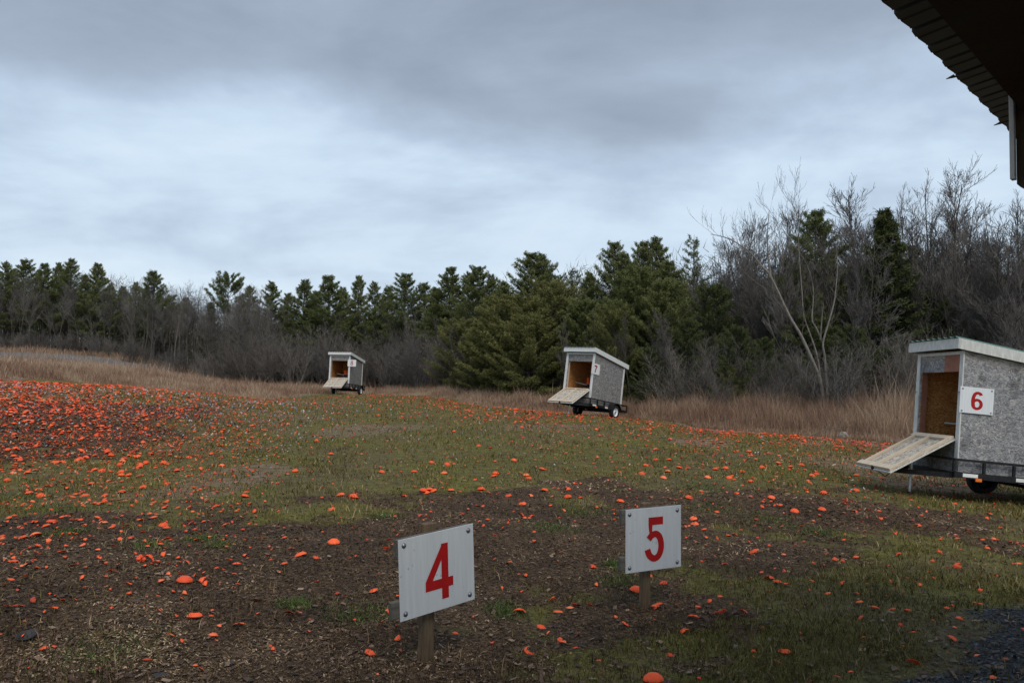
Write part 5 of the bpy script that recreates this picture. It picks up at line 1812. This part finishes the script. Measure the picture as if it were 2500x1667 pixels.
# small crumbs everywhere and heavier crumbs on the slope
m_ = 95000
cpx = rng.uniform(-500, 2900, m_)
ceb = np.interp(cpx, _bx, _by)
cpy = ceb + 2 + rng.random(m_) ** 1.6 * (1850 - ceb)
cx, cy, cz, cok = hit(cpx, cpy)
lf = np.clip((760 - cpx) / 250, 0, 1)
cd = np.exp(-(cpy - ceb) / (38 + 62 * lf)) * (.8 + 3.2 * lf) + .20 * np.exp(-(cpy - ceb) / 130) + .003
cok &= (rng.random(m_) < cd) & (cy < 60)
cx, cy, cz = cx[cok], cy[cok], cz[cok]
AX, AY, AZ = np.concatenate([X[rest], cx]), np.concatenate([Y[rest], cy]), np.concatenate([Z[rest], cz])
crumb = np.concatenate([np.zeros(len(rest), bool), np.ones(len(cx), bool)])
VV, FF, WW = [], [], []
o_ = 0
for i in range(len(AX)):
    t_ = T_LOW[(0 if rs.random() < .2 else rs.randint(1, 3)) if not crumb[i] else rs.randint(1, 3)]
    v_ = np.array(t_[0]) * [1, 1, .75] * (rs.uniform(.3, .8) if crumb[i] else rs.uniform(.75, 1.05))
    a, bb, cc = rs.uniform(0, 6.283), rs.gauss(0, .2), rs.gauss(0, .2)
    rm_ = np.array(Matrix.Rotation(a, 3, 'Z') @ Matrix.Rotation(bb, 3, 'X') @ Matrix.Rotation(cc, 3, 'Y'))
    VV.append(v_ @ rm_.T + [AX[i], AY[i], AZ[i] + .02])
    FF.append(np.array(t_[1]) + o_)
    WW.append(np.full(len(v_), rs.random()))
    o_ += len(v_)
me = np_mesh('scattered_clays', np.concatenate(VV), quads=np.concatenate(FF), val=np.concatenate(WW), m=M['clay_stuff'])
tag(link(bpy.data.objects.new('scattered_clays', me)), 'thousands of orange clay pieces littering field and left slope', None, None, 'stuff')
print('clays', len(AX), 'hand', len(hand), 'near', len(near))


# ------------------------------------------------------------------ small finds
def at_hit(px, py, dz=0.0):
    x_, y_, z_, _ = hit(np.array([px]), np.array([py]))
    return Vector((float(x_[0]), float(y_[0]), float(z_[0]) + dz))


o = MB().lathe([(.001, .004), (.03, .005), (.05, .018), (.054, .027), (.050, .027), (.044, .012), (.001, .008)], 22).build('black_clay', M['pitch'], smooth=True)
o.location = at_hit(67, 1562, .006)
o.rotation_euler = (.18, -.05, 0)
tag(o, 'black upturned clay with a pale rim at lower left', 'clay target')


def rock(name, px, py, s_, m, label, cat, seed, flat=.5):
    rr_ = random.Random(seed)
    vs, fs = [], []
    nu, nv = 9, 6
    for j in range(nv + 1):
        for i in range(nu):
            a, b2 = 2 * math.pi * i / nu, math.pi * j / nv
            k_ = 1 + rr_.uniform(-.18, .18)
            vs.append((s_ * k_ * math.sin(b2) * math.cos(a), s_ * .7 * k_ * math.sin(b2) * math.sin(a), s_ * flat * math.cos(b2) * k_))
    for j in range(nv):
        for i in range(nu):
            fs.append((j * nu + i, (j + 1) * nu + i, (j + 1) * nu + (i + 1) % nu, j * nu + (i + 1) % nu))
    o_ = MB().add(vs, fs).build(name, m)
    o_.location = at_hit(px, py, s_ * flat * .5)
    o_.rotation_euler = (0, 0, rr_.uniform(0, 6))
    return tag(o_, label, cat)


rock('stone', 1796, 1582, .020, M['stone'], 'small tan stone in the grass below right of sign 5', 'stone', 1, .7)
rock('stone', 2058, 1070, .16, M['stone'], 'pale stone at the tall grass edge near the forked tree', 'stone', 2, .7)
rock('dark_chunk', 390, 1650, .035, M['pitch'], 'flat black chunk at the bottom edge left of centre', 'chunk', 3, .3)
rock('dark_chunk', 560, 1622, .028, M['pitch'], 'bluish black chunk right of the lowest orange shard', 'chunk', 4, .35)
rock('dark_chunk', 1872, 1522, .028, M['pitch'], 'black chunk in the grass below right of sign 5', 'chunk', 5, .35)
rock('dark_chunk', 225, 1341, .022, M['pitch'], 'small grey-black disc shard on the upper left mulch', 'chunk', 6, .3)
rock('stone', 2160, 1563, .018, M['stone'], 'pale pebble at the edge of the dark gravel', 'stone', 7, .6)
rock('pink_wad', 2103, 1587, .012, M['pink'], 'tiny bright pink wad in the grass at lower right', 'wad', 8, .6)
# pine cone on the left mulch
pc = thing('pine_cone', 'brown pine cone on the mulch right of the whole clay', 'pine cone', at_hit(640, 1466, .014))
mb = MB().lathe([(.001, 0), (.010, .004), (.014, .03), (.011, .065), (.001, .082)], 10)
mb.build('core', M['cone'], pc, smooth=True)
mb = MB()
for i in range(60):
    zc_ = .006 + .072 * i / 60
    a = i * 2.4
    r_ = .012 + .010 * math.sin(math.pi * min(1, i / 60 + .15))
    c_, s__ = math.cos(a), math.sin(a)
    p0 = Vector((c_ * .008, s__ * .008, zc_))
    sd = Vector((-s__, c_, 0)) * .006
    tp_ = Vector((c_ * r_, s__ * r_, zc_ + .007))
    mb.add([p0 - sd * .5, p0 + sd * .5, tp_ + sd, tp_ - sd, tp_ + Vector((0, 0, -.002))], [(0, 1, 2, 3), (3, 2, 4)])
mb.build('scales', M['cone'], pc)['kind'] = 'stuff'
pc.rotation_euler = (R(84), 0, R(-62))
# fallen branch arcing out of the grass, and a stick by sign 4
fb = thing('fallen_branch', 'thin pale fallen branch arched over the grass edge', 'branch', at_hit(1975, 1066))
P0 = at_hit(1975, 1066)
pts = [Vector((0, 0, 0)), Vector((.45, .05, .18)), Vector((.95, .1, .25)), Vector((1.35, .15, .22))]
mb = MB()
sm = smooth_path(pts, 5)
for i in range(len(sm) - 1):
    mb.tube(sm[i], sm[i + 1], .012 - .0004 * i, .012 - .0004 * (i + 1), 5)
mb.build('stem', M['twig_pale'], fb)
mb = MB().tube(sm[6], sm[6] + Vector((-.25, .05, .75)), .008, .004, 4).tube(sm[9], sm[9] + Vector((.35, .05, .55)), .007, .003, 4)
mb.build('side_twig', M['twig_pale'], fb)
sk = MB().tube((0, 0, .006), (.03, -.07, .012), .004, .003, 5).build('stick', M['bark_pale'])
sk.location = at_hit(1072, 1575, .004)
tag(sk, 'short pale stick beside the foot of sign 4', 'stick')
